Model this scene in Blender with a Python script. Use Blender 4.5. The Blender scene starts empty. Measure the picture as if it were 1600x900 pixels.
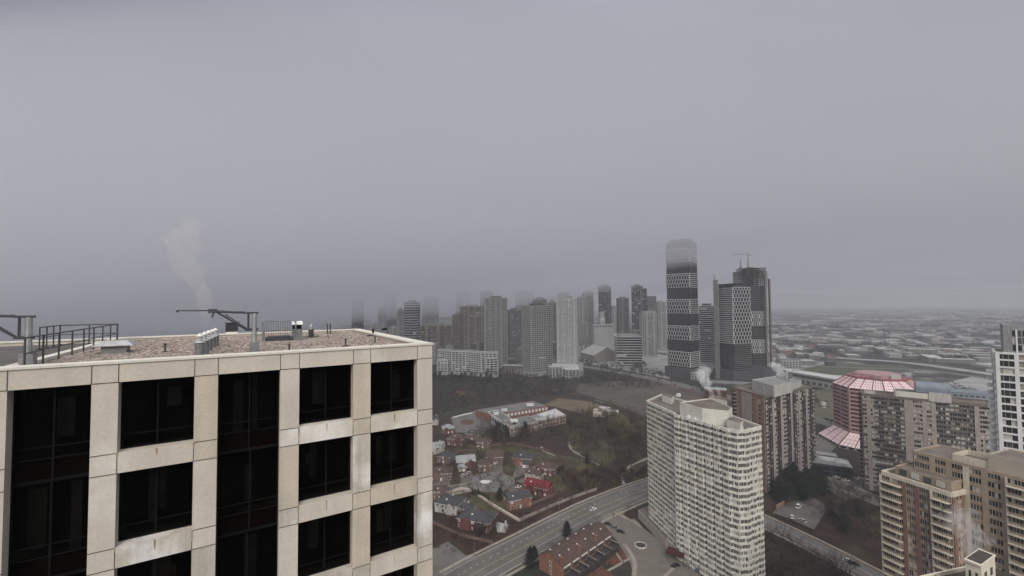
import bpy, bmesh, math, random
from mathutils import Vector, Matrix
random.seed(11)
R = math.radians
SC = bpy.context.scene
COL = SC.collection

# ------------------------------------------------------------------ camera
F, H = 680.0, 125.0
PITCH, ROLL = math.atan(24 / F), 0.008
cp, sp, cr, sr = math.cos(PITCH), math.sin(PITCH), math.cos(ROLL), math.sin(ROLL)
cam_d = bpy.data.cameras.new("camera")
cam = bpy.data.objects.new("camera", cam_d)
COL.objects.link(cam)
_U0 = Vector((0, -sp, cp)); _X = Vector((1, 0, 0)); _F = Vector((0, cp, sp))
_r = _X * cr - _U0 * sr; _u = _X * sr + _U0 * cr
M4 = Matrix((( _r.x, _u.x, -_F.x, 0), (_r.y, _u.y, -_F.y, 0), (_r.z, _u.z, -_F.z, H), (0, 0, 0, 1)))
cam.matrix_world = M4
cam_d.sensor_width = 36
cam_d.lens = F / 1600 * 36
cam_d.clip_start = 0.1
cam_d.clip_end = 30000
SC.camera = cam

def G(px, py, z=0.0):
    """world x, y where the sight line of photo pixel (px, py) meets height z"""
    x = (px - 800) / F; y = -(py - 450) / F
    xr = x * cr + y * sr; yr = -x * sr + y * cr
    d = (xr, cp - yr * sp, sp + yr * cp)
    t = (z - H) / d[2]
    return (d[0] * t, d[1] * t)

def ZT(px_y, Y, px_x=800):
    """height of a thing at distance Y whose top is seen at row px_y"""
    hor = 474 - 0.008 * (px_x - 800)
    return H + (hor - px_y) / F * Y

# ------------------------------------------------------------------ light
SUN_EL, SUN_AZ = R(34), R(178)          # azimuth clockwise from +Y
world = bpy.data.worlds.new("World"); SC.world = world
world.use_nodes = True
nt = world.node_tree; nt.nodes.clear()
def N(nt, t, **k):
    n = nt.nodes.new(t)
    for a, b in k.items(): setattr(n, a, b)
    return n
sky = N(nt, 'ShaderNodeTexSky', sky_type='NISHITA', sun_disc=False)
sky.sun_elevation = SUN_EL; sky.sun_rotation = SUN_AZ
sky.air_density = 1.0; sky.dust_density = 6.0; sky.altitude = 150
hs = N(nt, 'ShaderNodeHueSaturation'); hs.inputs['Saturation'].default_value = 0.25
nt.links.new(sky.outputs[0], hs.inputs['Color'])
# overcast: cloud deck that is brighter overhead than near the horizon
tc = N(nt, 'ShaderNodeTexCoord')
sep = N(nt, 'ShaderNodeSeparateXYZ'); nt.links.new(tc.outputs['Generated'], sep.inputs[0])
ramp = N(nt, 'ShaderNodeValToRGB')
nt.links.new(sep.outputs['Z'], ramp.inputs[0])
e = ramp.color_ramp.elements
e[0].position = 0.0; e[0].color = SKY0 = (1.95, 2.0, 2.26, 1)
e[1].position = 1.0; e[1].color = (11, 11, 11, 1)
for pos, c in ((0.12, (1.95, 2.0, 2.26, 1)), (0.33, (1.85, 1.92, 2.3, 1)), (0.58, (2.3, 2.38, 2.85, 1)), (0.75, (6.5, 6.5, 6.6, 1))):
    q = e.new(pos); q.color = c
mp = N(nt, 'ShaderNodeMapping'); mp.inputs['Scale'].default_value = (1.0, 0.8, 1.5)
mp.inputs['Rotation'].default_value = (0, R(28), R(20))
nt.links.new(tc.outputs['Generated'], mp.inputs[0])
nz = N(nt, 'ShaderNodeTexNoise'); nz.inputs['Scale'].default_value = 1.7; nz.inputs['Detail'].default_value = 5
nz.inputs['Roughness'].default_value = 0.45; nz.inputs['Distortion'].default_value = 0.5
nt.links.new(mp.outputs[0], nz.inputs['Vector'])
mr = N(nt, 'ShaderNodeMapRange'); mr.inputs['From Min'].default_value = 0.3; mr.inputs['From Max'].default_value = 0.7
mr.inputs['To Min'].default_value = 0.84; mr.inputs['To Max'].default_value = 1.15
nt.links.new(nz.outputs['Fac'], mr.inputs['Value'])
mul = N(nt, 'ShaderNodeMixRGB', blend_type='MULTIPLY'); mul.inputs[0].default_value = 1
nt.links.new(ramp.outputs[0], mul.inputs[1]); nt.links.new(mr.outputs[0], mul.inputs[2])
mx = N(nt, 'ShaderNodeMixRGB'); mx.inputs[0].default_value = 0.9
nt.links.new(hs.outputs[0], mx.inputs[1]); nt.links.new(mul.outputs[0], mx.inputs[2])
bg = N(nt, 'ShaderNodeBackground'); bg.inputs['Strength'].default_value = 0.1
nt.links.new(mx.outputs[0], bg.inputs[0])
wo = N(nt, 'ShaderNodeOutputWorld'); nt.links.new(bg.outputs[0], wo.inputs['Surface'])

sl = bpy.data.lights.new("sun", 'SUN'); sun = bpy.data.objects.new("sun", sl); COL.objects.link(sun)
sl.energy = 1.5; sl.angle = R(30); sl.color = (1.0, 0.95, 0.88)
sdir = Vector((math.sin(SUN_AZ) * math.cos(SUN_EL), math.cos(SUN_AZ) * math.cos(SUN_EL), math.sin(SUN_EL)))
sun.rotation_euler = sdir.to_track_quat('Z', 'Y').to_euler()
sun.location = (200, -300, 400)

SC.view_settings.view_transform = 'Standard'
SC.view_settings.look = 'None'
SC.view_settings.exposure = 0.48
SC.view_settings.gamma = 1.0
SC.view_settings.use_curve_mapping = False
SC.render.engine = 'CYCLES'
cy = SC.cycles
cy.max_bounces = 12; cy.diffuse_bounces = 2; cy.glossy_bounces = 2; cy.transmission_bounces = 3
cy.transparent_max_bounces = 8; cy.volume_bounces = 8
cy.use_denoising = True
cy.use_adaptive_sampling = True; cy.adaptive_threshold = 0.02
cy.sample_clamp_indirect = 4.0

# ------------------------------------------------------------------ helpers
def tag(o, label=None, cat=None, group=None, kind=None):
    if label: o['label'] = label
    if cat: o['category'] = cat
    if group: o['group'] = group
    if kind: o['kind'] = kind
    return o

def empty(name, loc, label, cat, group=None, rz=0.0):
    o = bpy.data.objects.new(name, None); COL.objects.link(o)
    o.location = loc; o.rotation_euler = (0, 0, rz); o.empty_display_size = 0.5
    return tag(o, label, cat, group)

class MB:
    def __init__(s): s.v = []; s.f = []; s.m = []
    def poly(s, pts, mi=0):
        n = len(s.v); s.v += [tuple(p) for p in pts]; s.f.append(tuple(range(n, n + len(pts)))); s.m.append(mi)
    def hexa(s, b, t, mi=0, bottom=True):
        """b, t: four bottom and four top points, counter-clockwise from above"""
        n = len(s.v); s.v += [tuple(p) for p in b] + [tuple(p) for p in t]
        fs = [(n+4, n+5, n+6, n+7), (n, n+1, n+5, n+4), (n+1, n+2, n+6, n+5), (n+2, n+3, n+7, n+6), (n+3, n, n+4, n+7)]
        if bottom: fs.append((n+3, n+2, n+1, n))
        s.f += fs; s.m += [mi] * len(fs)
    def box(s, x0, y0, z0, x1, y1, z1, mi=0):
        b = [(x0, y0), (x1, y0), (x1, y1), (x0, y1)]
        s.hexa([(x, y, z0) for x, y in b], [(x, y, z1) for x, y in b], mi)
    def obox(s, cx, cy_, z0, w, d, h, rz=0, mi=0):
        c, q = math.cos(rz), math.sin(rz)
        b = [(cx + x*c - y*q, cy_ + x*q + y*c) for x, y in ((-w/2, -d/2), (w/2, -d/2), (w/2, d/2), (-w/2, d/2))]
        s.hexa([(x, y, z0) for x, y in b], [(x, y, z0 + h) for x, y in b], mi)
    def prism(s, poly, z0, z1, mi=0, top=None, bottom=True):
        n = len(s.v); k = len(poly)
        s.v += [(p[0], p[1], z0) for p in poly] + [(p[0], p[1], z1) for p in poly]
        for i in range(k):
            j = (i + 1) % k; s.f.append((n+i, n+j, n+k+j, n+k+i)); s.m.append(mi)
        s.f.append(tuple(range(n+k, n+2*k))); s.m.append(mi if top is None else top)
        if bottom: s.f.append(tuple(range(n+k-1, n-1, -1))); s.m.append(mi)
    def slab(s, p, q, off, thick, z0, z1, mi=0):
        """box along p->q; outward is to the right of p->q; from off to off+thick outward"""
        dx, dy = q[0]-p[0], q[1]-p[1]; L = math.hypot(dx, dy) or 1; nx, ny = dy/L, -dx/L
        a, b = off, off + thick
        P = [(p[0]+nx*b, p[1]+ny*b), (q[0]+nx*b, q[1]+ny*b), (q[0]+nx*a, q[1]+ny*a), (p[0]+nx*a, p[1]+ny*a)]
        s.hexa([(x, y, z0) for x, y in P], [(x, y, z1) for x, y in P], mi)
    def tube(s, p0, p1, r0, r1=None, n=8, mi=0, caps=True):
        r1 = r0 if r1 is None else r1
        p0 = Vector(p0); p1 = Vector(p1); d = (p1 - p0)
        if d.length < 1e-6: return
        d.normalize()
        a = d.orthogonal().normalized(); b = d.cross(a)
        k = len(s.v)
        for p, r in ((p0, r0), (p1, r1)):
            for i in range(n):
                t = 2*math.pi*i/n; s.v.append(tuple(p + a*(r*math.cos(t)) + b*(r*math.sin(t))))
        for i in range(n):
            j = (i+1) % n; s.f.append((k+i, k+j, k+n+j, k+n+i)); s.m.append(mi)
        if caps:
            s.f.append(tuple(range(k+n-1, k-1, -1))); s.m.append(mi)
            s.f.append(tuple(range(k+n, k+2*n))); s.m.append(mi)
    def build(s, name, mats, parent=None, smooth=False):
        me = bpy.data.meshes.new(name); me.from_pydata(s.v, [], s.f)
        if not isinstance(mats, (list, tuple)): mats = [mats]
        for m in mats: me.materials.append(m)
        me.polygons.foreach_set('material_index', s.m)
        if smooth: me.polygons.foreach_set('use_smooth', [True]*len(s.f))
        me.update()
        o = bpy.data.objects.new(name, me); COL.objects.link(o)
        if parent: o.parent = parent
        return o

def copy_tree(o, parent=None):
    c = o.copy(); COL.objects.link(c)
    c.parent = parent
    for ch in o.children: copy_tree(ch, c)
    return c

# ------------------------------------------------------------------ materials
MATS = {}
def mat(name, col, rough=0.8, metal=0.0, var=0.15, scale=0.5, spec=0.4, var2=0.0, scale2=6.0, streak=0.0, bump=0.0, alt=None, altlo=.5, althi=.65):
    if name in MATS: return MATS[name]
    m = bpy.data.materials.new(name); m.use_nodes = True; t = m.node_tree
    b = t.nodes['Principled BSDF']
    b.inputs['Roughness'].default_value = rough; b.inputs['Metallic'].default_value = metal
    b.inputs['Specular IOR Level'].default_value = spec
    geo = N(t, 'ShaderNodeNewGeometry'); pos = geo.outputs['Position']
    def noise(sc, vec=None, det=4):
        n = N(t, 'ShaderNodeTexNoise'); n.inputs['Scale'].default_value = sc; n.inputs['Detail'].default_value = det
        t.links.new(vec or pos, n.inputs['Vector']); return n.outputs['Fac']
    def rng(f, lo, hi, a=0.3, c=0.7):
        r = N(t, 'ShaderNodeMapRange'); r.inputs['From Min'].default_value = a; r.inputs['From Max'].default_value = c
        r.inputs['To Min'].default_value = lo; r.inputs['To Max'].default_value = hi
        t.links.new(f, r.inputs['Value']); return r.outputs[0]
    cur = None
    base = N(t, 'ShaderNodeRGB'); base.outputs[0].default_value = (*col, 1); cur = base.outputs[0]
    if alt:
        mm = N(t, 'ShaderNodeMixRGB'); t.links.new(rng(noise(scale * 0.37, det=6), 0, 1, altlo, althi), mm.inputs[0])
        t.links.new(cur, mm.inputs[1]); mm.inputs[2].default_value = (*alt, 1); cur = mm.outputs[0]
    def mulf(cur, f):
        mm = N(t, 'ShaderNodeMixRGB', blend_type='MULTIPLY'); mm.inputs[0].default_value = 1
        t.links.new(cur, mm.inputs[1]); t.links.new(f, mm.inputs[2]); return mm.outputs[0]
    if var: cur = mulf(cur, rng(noise(scale), 1 - var, 1 + var))
    if var2: cur = mulf(cur, rng(noise(scale2, det=2), 1 - var2, 1 + var2))
    if streak:
        ma = N(t, 'ShaderNodeMapping'); ma.inputs['Scale'].default_value = (1.6, 1.6, 0.12)
        t.links.new(pos, ma.inputs[0]); cur = mulf(cur, rng(noise(1.4, ma.outputs[0]), 1 - streak, 1 + streak * .4, .35, .6))
    t.links.new(cur, b.inputs['Base Color'])
    if bump:
        bp = N(t, 'ShaderNodeBump'); bp.inputs['Strength'].default_value = bump; bp.inputs['Distance'].default_value = 0.05
        t.links.new(noise(scale2, det=3), bp.inputs['Height']); t.links.new(bp.outputs[0], b.inputs['Normal'])
    MATS[name] = m; return m

def vol_mat(name, dens, col, aniso=0.0):
    m = bpy.data.materials.new(name); m.use_nodes = True; t = m.node_tree; t.nodes.clear()
    p = N(t, 'ShaderNodeVolumePrincipled'); p.inputs['Density'].default_value = dens
    p.inputs['Color'].default_value = (*col, 1); p.inputs['Anisotropy'].default_value = aniso
    o = N(t, 'ShaderNodeOutputMaterial'); t.links.new(p.outputs[0], o.inputs['Volume'])
    return m

G_DARK = mat('glass_dark', (.018, .02, .022), .08, var=.3, scale=.4, spec=.6)
G_MID = mat('glass_mid', (.07, .075, .078), .12, var=.3, scale=.5, spec=.6)
G_PALE = mat('curtain_pale', (.5, .49, .45), .45, var=.15, scale=.7)
G_WARM = mat('curtain_warm', (.28, .24, .19), .4, var=.2, scale=.7)
G_FRAME = mat('window_frame', (.6, .59, .56), .5, var=.05)
WMATS = [G_DARK, G_MID, G_WARM, G_PALE, G_FRAME]

# ------------------------------------------------------------------ facades
def wpick(w):
    r = random.random() * sum(w); a = 0
    for i, x in enumerate(w):
        a += x
        if r < a: return i
    return 0

def tower(name, label, cat, polyg, h, floors, edges, mats, z0=0.0, sill=.9, head=.35, cw=3.0, depth=.25,
          weights=(6, 3, 2, 2), group=None, parts=True, parapet=1.0, roofmat=None, ground=4.0, mull=1,
          bandmat=1, piermat=1, pierw=.35, bandh=None, root=None, wname='window', runs_p=.35):
    """polyg ccw world xy; mats=[core wall, frame, second wall, balcony, railing]
    edges: {i: dict(pat='wwbs', ...)}: column pattern repeated over the cells of edge i
      w window  g full glass  s solid (mat 0)  r solid (mat 2)  b balcony  d dark recess"""
    cx = sum(p[0] for p in polyg)/len(polyg); cyy = sum(p[1] for p in polyg)/len(polyg)
    if root is None: root = empty(name, (cx, cyy, z0), label, cat, group)
    else: cx, cyy = root.location.x, root.location.y
    L = [(p[0]-cx, p[1]-cyy) for p in polyg]
    core = MB(); fr = MB(); wins = []; bals = []
    core.prism(L, 0, h, 0, top=5 if roofmat else 0)
    fh = (h - ground) / floors; lastw = {}
    for i in range(len(L)):
        p, q = L[i], L[(i+1) % len(L)]
        dx, dy = q[0]-p[0], q[1]-p[1]; ln = math.hypot(dx, dy)
        if ln < .3: continue
        e = edges.get(i, edges.get('*', {}))
        pat = e.get('pat', 'w'); n = max(1, round(ln / e.get('cw', cw)))
        ux, uy = dx/ln, dy/ln; nx, ny = uy, -ux
        w = ln / n
        facing = (nx * (-(cx + p[0])) + ny * (-(cyy + p[1]))) > 0
        dist = math.hypot(cx + (p[0]+q[0])/2, cyy + (p[1]+q[1])/2)
        eb = e.get('band', bandh if bandh is not None else sill - head * 0 )
        def at(a): return (p[0]+ux*a, p[1]+uy*a)
        # parapet
        if parapet: fr.slab((p[0]-ux*depth*0, p[1]-uy*depth*0), q, -.3, depth + .36, h - .6, h + parapet, e.get('pmat', bandmat))
        pd, ps = e.get('pd', depth + .04), e.get('pw', pierw)
        if not e.get('nopier'):
            for j in range(n + 1):
                a = min(max(j*w, ps/2), ln - ps/2)
                fr.slab(at(a - ps/2), at(a + ps/2), 0.0, pd, 0, h - .59, e.get('pim', piermat))
        for k in range(floors):
            zb = ground + k*fh
            if not e.get('noband'):
                fr.slab(p, q, 0.0, e.get('bd', depth), zb - head, zb + (sill if e.get('bh') is None else e['bh']), e.get('bm', bandmat))
        if not e.get('noband'):
            fr.slab(p, q, 0.0, e.get('bd', depth), 0, .8, e.get('bm', bandmat))
        for j in range(n):
            c = pat[j % len(pat)] if len(pat) != n else pat[j]
            a0, a1 = j*w, (j+1)*w
            if c in 'srp':
                fr.slab(at(a0), at(a1), 0, depth + (.09 if c == 's' else .12), 0, h - .58, {'s': 0, 'r': 2, 'p': 3}[c]); continue
            for k in range(floors):
                zb = ground + k*fh
                if c == 'v': fr.slab(at(a0), at(a1), 0, depth + .07, zb - head + .003, zb + sill + .003, 3)
                if c == 'b' and not (j and pat[(j-1) % len(pat)] == 'b'):
                    j2 = j
                    while j2 + 1 < n and pat[(j2+1) % len(pat)] == 'b': j2 += 1
                    bal = MB(); bals.append((facing, dist - k*.2, bal)); a1b = (j2+1)*w
                    bal.slab(at(a0), at(a1b), depth, 1.5, zb - .14, zb + .08, 3)
                    bal.slab(at(a0), at(a1b), depth + 1.42, .05, zb + .92, zb + 1.02, 4)
                    bal.slab(at(a0 - .03), at(a0 + .03), depth + .01, 1.4, zb + .101, zb + fh - .26, 4)
                    for q_ in range(int((a1b-a0)/.8)): bal.slab(at(a0 + .8*q_), at(a0 + .8*q_ + .05), depth + 1.425, .04, zb + .1, zb + .919, 4)
                za, zc = (zb + .12, zb + fh - .3) if c in 'bdg' else (zb + sill, zb + fh - head)
                m0 = e.get('gd', .03)
                if c == 'd': wi = 0
                else:
                    wi = lastw[k] if runs_p and k in lastw and random.random() < runs_p else wpick((8, 2, 1, 1) if c == 'b' else e.get('weights', weights))
                    lastw[k] = wi
                wins.append((facing, dist - a0*0, at(a0 + ps/2), at(a1 - ps/2), za, zc, wi, i, j, k, c))
    mats = list(mats)
    while len(mats) < 5: mats.append(mats[-1])
    mats.append(roofmat or mats[0])
    core.build('wall', mats, root)
    fr.build('facade_frame', mats, root)
    bals.sort(key=lambda q: (not q[0], q[1])); rb_m = MB()
    for q, (_, _, b_) in enumerate(bals):
        if parts is not False and q < 100 or parts == 'bal' and q < 40: b_.build('balcony', mats, root)
        else:
            o_ = len(rb_m.v); rb_m.v += b_.v; rb_m.f += [tuple(i + o_ for i in f_) for f_ in b_.f]; rb_m.m += b_.m
    if rb_m.v: rb_m.build('balcony', mats, root)['kind'] = 'stuff'
    def addw(mb, wv):
        _, _, a, b, za, zc, wi, *_r = wv
        dx, dy = b[0]-a[0], b[1]-a[1]; l = math.hypot(dx, dy) or 1
        ux, uy = dx/l, dy/l; nx, ny = uy, -ux
        o = .05
        A = (a[0]+nx*o, a[1]+ny*o); B = (b[0]+nx*o, b[1]+ny*o)
        parts_n = mull + 1
        for t in range(parts_n):
            f0, f1 = t/parts_n, (t+1)/parts_n
            P = (A[0]+(B[0]-A[0])*f0, A[1]+(B[1]-A[1])*f0); Q = (A[0]+(B[0]-A[0])*f1, A[1]+(B[1]-A[1])*f1)
            ww = wi
            if parts_n > 1 and random.random() < .3: ww = wpick(weights)
            mb.poly([(P[0], P[1], za), (Q[0], Q[1], za), (Q[0], Q[1], zc), (P[0], P[1], zc)], ww)
            if t: mb.slab((P[0]-ux*.04, P[1]-uy*.04), (P[0]+ux*.04, P[1]+uy*.04), 0, .05, za, zc, 4)
    if parts:
        wins.sort(key=lambda q: (not q[0], q[1] - q[9]*.35 - (0 if q[10] != 'd' else 0)))
        for wv in wins[:100]:
            mb = MB(); addw(mb, wv); mb.build(wname, WMATS, root)
        rest = wins[100:]
    else: rest = wins
    if rest:
        mb = MB()
        for wv in rest: addw(mb, wv)
        o = mb.build(wname, WMATS, root); o['kind'] = 'stuff'
    return root

def local(root, x, y): return (x - root.location.x, y - root.location.y)

def roof_box(root, name, pts, z0, z1, m, top=None, parapet=0.0):
    """pts world xy ccw; child of a building"""
    mb = MB(); P = [local(root, *p) for p in pts]
    if parapet:
        mb.prism(P, z0, z1 - parapet, 0, top=1)
        for i in range(len(P)):
            a, b = P[i], P[(i+1) % len(P)]; mb.slab(a, b, -.25, .28, z0 + .01, z1, 0)
    else: mb.prism(P, z0, z1, 0, top=1)
    return mb.build(name, [m, top or m], root)

def rect_from(p0, p1, depth):
    """p0->p1 is the front edge seen left to right (outward on the right of p0->p1); returns ccw polygon"""
    dx, dy = p1[0]-p0[0], p1[1]-p0[1]; l = math.hypot(dx, dy); nx, ny = -dy/l, dx/l
    return [p0, p1, (p1[0]+nx*depth, p1[1]+ny*depth), (p0[0]+nx*depth, p0[1]+ny*depth)]
HAZE_D = .00019
CLOUD_D = .0032
CLOUD_SEC = [(-6000, 10), (-1500, 40), (-600, 100), (400, 193), (6000, 250)]
# ------------------------------------------------------------------ setting: ground, air
gm = mat('ground_soil', (.036, .030, .024), .95, var=.35, scale=.02, var2=.3, scale2=.25, alt=(.028, .03, .02), altlo=.45, althi=.6)
def ground_sheet():
    mb = MB(); xs = [-7500, -3000, -1200, -500, -200, 0, 200, 500, 1200, 3000, 7500]; ys = [-900, 0, 200, 500, 900, 1600, 3000, 5000, 7900]
    for i in range(len(xs)-1):
        for j in range(len(ys)-1):
            mb.poly([(xs[i], ys[j], 0), (xs[i+1], ys[j], 0), (xs[i+1], ys[j+1], 0), (xs[i], ys[j+1], 0)])
    return tag(mb.build('ground', gm), kind='structure')
ground_sheet()
plain_m = mat('plain_urban', (.36, .355, .34), .95, var=.5, scale=.012, var2=.75, scale2=.03, alt=(.045, .046, .04), altlo=.42, althi=.5)
def patch(name, pts, z, m, world=False):
    mb = MB(); P = pts if world else [G(*p) for p in pts]
    mb.poly([(x, y, z) for x, y in P]); 
    o = mb.build(name, m)
    if mb and o.data.polygons[0].normal.z < 0: o.data.flip_normals()
    return tag(o, kind='structure')
patch('urban_plain', [(-7400, 640), (-500, 760), (-150, 980), (150, 980), (330, 800), (600, 560), (2500, 420), (7400, 420), (7400, 7800), (-7400, 7800)], .02, plain_m, True)

# air: one even haze round everything
def boxmesh(name, b, t, m):
    mb = MB(); mb.hexa(b, t); return mb.build(name, m)
hz = boxmesh('haze', [(-7800, -1000, -1), (7800, -1000, -1), (7800, 8200, -1), (-7800, 8200, -1)],
             [(-7800, -1000, 262), (7800, -1000, 262), (7800, 8200, 262), (-7800, 8200, 262)], vol_mat('haze_air', HAZE_D, (.82, .84, .89)))
tag(hz, kind='stuff')
# low cloud: its base dips to the left and swallows the tower tops
mb = MB(); sec = CLOUD_SEC
def cbase(x):
    for (x0, z0), (x1, z1) in zip(sec, sec[1:]):
        if x <= x1: return z0 + (z1-z0)*(x-x0)/(x1-x0)
    return sec[-1][1]
def cb2(x, y): return cbase(x) - max(0, min(1, (y-760)/900))*58*max(0, min(1, (900-x)/500)) + 4*math.sin(x*.006 + y*.004)*max(0, min(1, (y-500)/600))
XS = [-6000, -4000, -2500, -1500, -1000] + [-600 + 130*i for i in range(16)] + [1800, 2600, 4000, 6000]
YS = [100 + 60*i for i in range(8)] + [560 + 100*i for i in range(18)] + [2800, 4000, 7000]
m_ = len(XS); k_ = len(YS)
for y in YS:
    for x in XS: mb.v.append((x, y, cb2(x, y)))
for y in YS:
    for x in XS: mb.v.append((x, y, min(350 - max(0, min(160, (-1000-x)*.06)), cb2(x, y) + 2 + (y-100)*1.1) + 28*math.sin(x*.0041 + 1.7*math.sin(y*.0027))*math.sin(y*.0052 + x*.0013)*min(1, max(0, (y-420)/300))))
T_ = m_*k_
for a in range(k_-1):
    for i in range(m_-1):
        p = a*m_ + i; mb.f += [(p, p+m_, p+m_+1, p+1), (T_+p, T_+p+1, T_+p+m_+1, T_+p+m_)]; mb.m += [0, 0]
    for i in (0, m_-1): p = a*m_+i; mb.f.append((p, p+m_, T_+p+m_, T_+p)); mb.m.append(0)
for a in (0, k_-1):
    for i in range(m_-1): p = a*m_+i; mb.f.append((p, p+1, T_+p+1, T_+p)); mb.m.append(0)
lc = mb.build('low_cloud', vol_mat('cloud_air', CLOUD_D, (.772, .786, .84)))
bm = bmesh.new(); bm.from_mesh(lc.data); bmesh.ops.recalc_face_normals(bm, faces=bm.faces); bm.to_mesh(lc.data); bm.free()
tag(lc, 'low grey cloud swallowing the tops of the tall downtown towers', 'cloud', kind='stuff')
# ------------------------------------------------------------------ near building on the left
precast = mat('precast_concrete', (.58, .525, .45), .85, var=.07, scale=.8, var2=.06, scale2=14, streak=.05, bump=.12, alt=(.74, .71, .65), altlo=.58, althi=.72)
precast_t = mat('precast_top', (.68, .64, .57), .8, var=.06, scale=1, var2=.05, scale2=10)
joint = mat('joint_sealant', (.10, .09, .08), .9)
rust_m = mat('rust_stain', (.36, .26, .16), .9, var=.3, scale=6)
bleach_m = mat('bleached_concrete', (.68, .66, .61), .9, var=.15, scale=5, streak=.2)
gravel = mat('roof_gravel', (.275, .225, .195), .95, var=.15, scale=.6, var2=.95, scale2=9, bump=1.0)
membrane = mat('roof_membrane', (.10, .095, .09), .9, var=.3, scale=.5)
dkglass = bpy.data.materials.new('tinted_glass'); dkglass.use_nodes = True
t = dkglass.node_tree; t.nodes.clear()
tr = N(t, 'ShaderNodeBsdfTransparent'); tr.inputs[0].default_value = (.36, .36, .35, 1)
gl = N(t, 'ShaderNodeBsdfGlossy'); gl.inputs['Roughness'].default_value = .02; gl.inputs[0].default_value = (.5, .5, .5, 1)
lw = N(t, 'ShaderNodeFresnel'); lw.inputs[0].default_value = 1.25
ms = N(t, 'ShaderNodeMixShader'); t.links.new(lw.outputs[0], ms.inputs[0]); t.links.new(tr.outputs[0], ms.inputs[1]); t.links.new(gl.outputs[0], ms.inputs[2])
om = N(t, 'ShaderNodeOutputMaterial'); t.links.new(ms.outputs[0], om.inputs[0])
blackfr = mat('black_frame', (.006, .006, .006), .8, spec=.1)
int_m = mat('interior_wall', (.13, .125, .115), .9, var=.3, scale=.6)
cur_m = mat('interior_curtain', (.42, .41, .38), .9, var=.25, scale=1.5)
bal_m = mat('balcony_brick', (.22, .10, .07), .9, var=.4, scale=3)

ZR = 123.35                                   # top of parapet
NB = empty('apartment_tower', (-3.4, 18.5, 0), 'nearest tower with beige precast grid, black windows and a gravel roof', 'building', rz=math.atan2(.5286, .8489))
# local x runs right along the facade (negative to the left), local y goes inward
W_ = [(.65, 2.55), (3.2, 5.07), (5.68, 7.51), (8.14, 10.0), (10.6, 12.3), (12.9, 14.8), (15.4, 17.3), (17.9, 19.8)]
FULLG = (2, 4, 6)                             # bays with glass spandrels instead of ledges
XL = -20.4; DEP = 13.6; FL = 2.79; ZTOPW = 122.72
NF = 10; RC = .42
fb = MB(); rtone = random.Random(2)
TONES = [precast, mat('precast_light', (.61, .555, .48), .85, var=.06, scale=1.1, var2=.07, scale2=14, streak=.06, bump=.12, alt=(.76, .73, .68), altlo=.52, althi=.64), mat('precast_warm', (.56, .495, .40), .85, var=.07, scale=.9, var2=.07, scale2=14, streak=.10, bump=.12, alt=(.50, .42, .32), altlo=.56, althi=.75), mat('precast_weathered', (.53, .485, .42), .88, var=.10, scale=1.5, var2=.07, scale2=14, streak=.18, bump=.12, alt=(.76, .74, .70), altlo=.48, althi=.60)]
tn = lambda: rtone.choices((0, 1, 2, 3), (6, 3, 2, 2))[0]
# columns
cols = [(0, .65)] + [(W_[i][1], W_[i+1][0]) for i in range(len(W_)-1)] + [(19.8, 20.4)]
for a, b in cols:
    zz_ = [0] + sorted(z for k in range(NF) for z in (120.0 - FL*k, 120.6 - FL*k)) + [ZTOPW - .004]
    for z0, z1 in zip(zz_, zz_[1:]): fb.box(-b, 0, z0, -a, RC + .2, z1, tn())
fb.box(XL, -.004, ZTOPW, 0, .45, ZR - .07)
ledz = [(120.0 - FL*k, 120.6 - FL*k) for k in range(NF)]
for k, (z0, z1) in enumerate(ledz):
    for i, (a, b) in enumerate(W_):
        if i in FULLG: continue
        fb.box(-b, .003, z0, -a, RC + .2, z1, rtone.choice((0, 2, 3, 3)) if k else tn())
# side walls, back wall, lower body
fb.box(-.45, .62, 0, 0, DEP, ZR - .07)
fb.box(XL, DEP - .45, 0, -.46, DEP, ZR - .07)
fb.box(XL, .62, 0, XL + .45, DEP - .46, ZR - .07)
for k in range(NF + 1):                       # floor slabs
    z = 120.0 - FL*(k) + .05
    fb.box(XL + .5, .66, z, -.5, DEP - .5, z + .22)
fb.box(XL + .46, .63, 0, -.46, DEP - .46, ledz[-1][0])
# joints between the panels: dark sealant strips set 3 mm proud
class _J:
    def box(s, *a): fb.box(*a, 4)
jb = _J()
zs = [ZTOPW] + [z for l in ledz for z in l]
for a, b in cols:
    for z in zs: jb.box(-b, -.009, z - .012, -a, -.002, z + .012)
for a, b in cols:
    for a_ in (a, b):
        if a_ > 0: 
            jb.box(-a_ - .012, -.009, ZTOPW, -a_ + .012, -.002, ZR - .08)
            for i, (c, d) in enumerate(W_):
                if i in FULLG: continue
                if abs(c - a_) < .01 or abs(d - a_) < .01:
                    for z0, z1 in ledz: jb.box(-a_ - .01, -.007, z0, -a_ + .01, -.002, z1)
# stains: rust runs below the mullions, pale bleached patches
rs = random.Random(5)
def blob(mi, x, z, w, h, y=-.0055):
    n = 14; P = []
    for i in range(n):
        t_ = 2*math.pi*i/n; P.append((x + math.cos(t_)*w*(.75 + .5*rs.random()), y, z + math.sin(t_)*h*(.75 + .5*rs.random())))
    fb.poly(P, mi)
for i, (a, b) in enumerate(W_):
    if i in FULLG: continue
    for k in range(3):
        z0, z1 = ledz[k]
        for x in (-(a+b)/2, -a, -b):
            if rs.random() < .8: 
                hh = rs.uniform(.12, .4); wq = rs.uniform(.012, .03)
                fb.poly([(x - wq, -.0105, z1), (x - wq*.4, -.0105, z1 - hh), (x + wq*.5, -.0105, z1 - hh*.9), (x + wq, -.0105, z1)], 5)
bmat_b = bleach_m
fo = fb.build('facade_wall', TONES + [joint, rust_m], NB)
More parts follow.
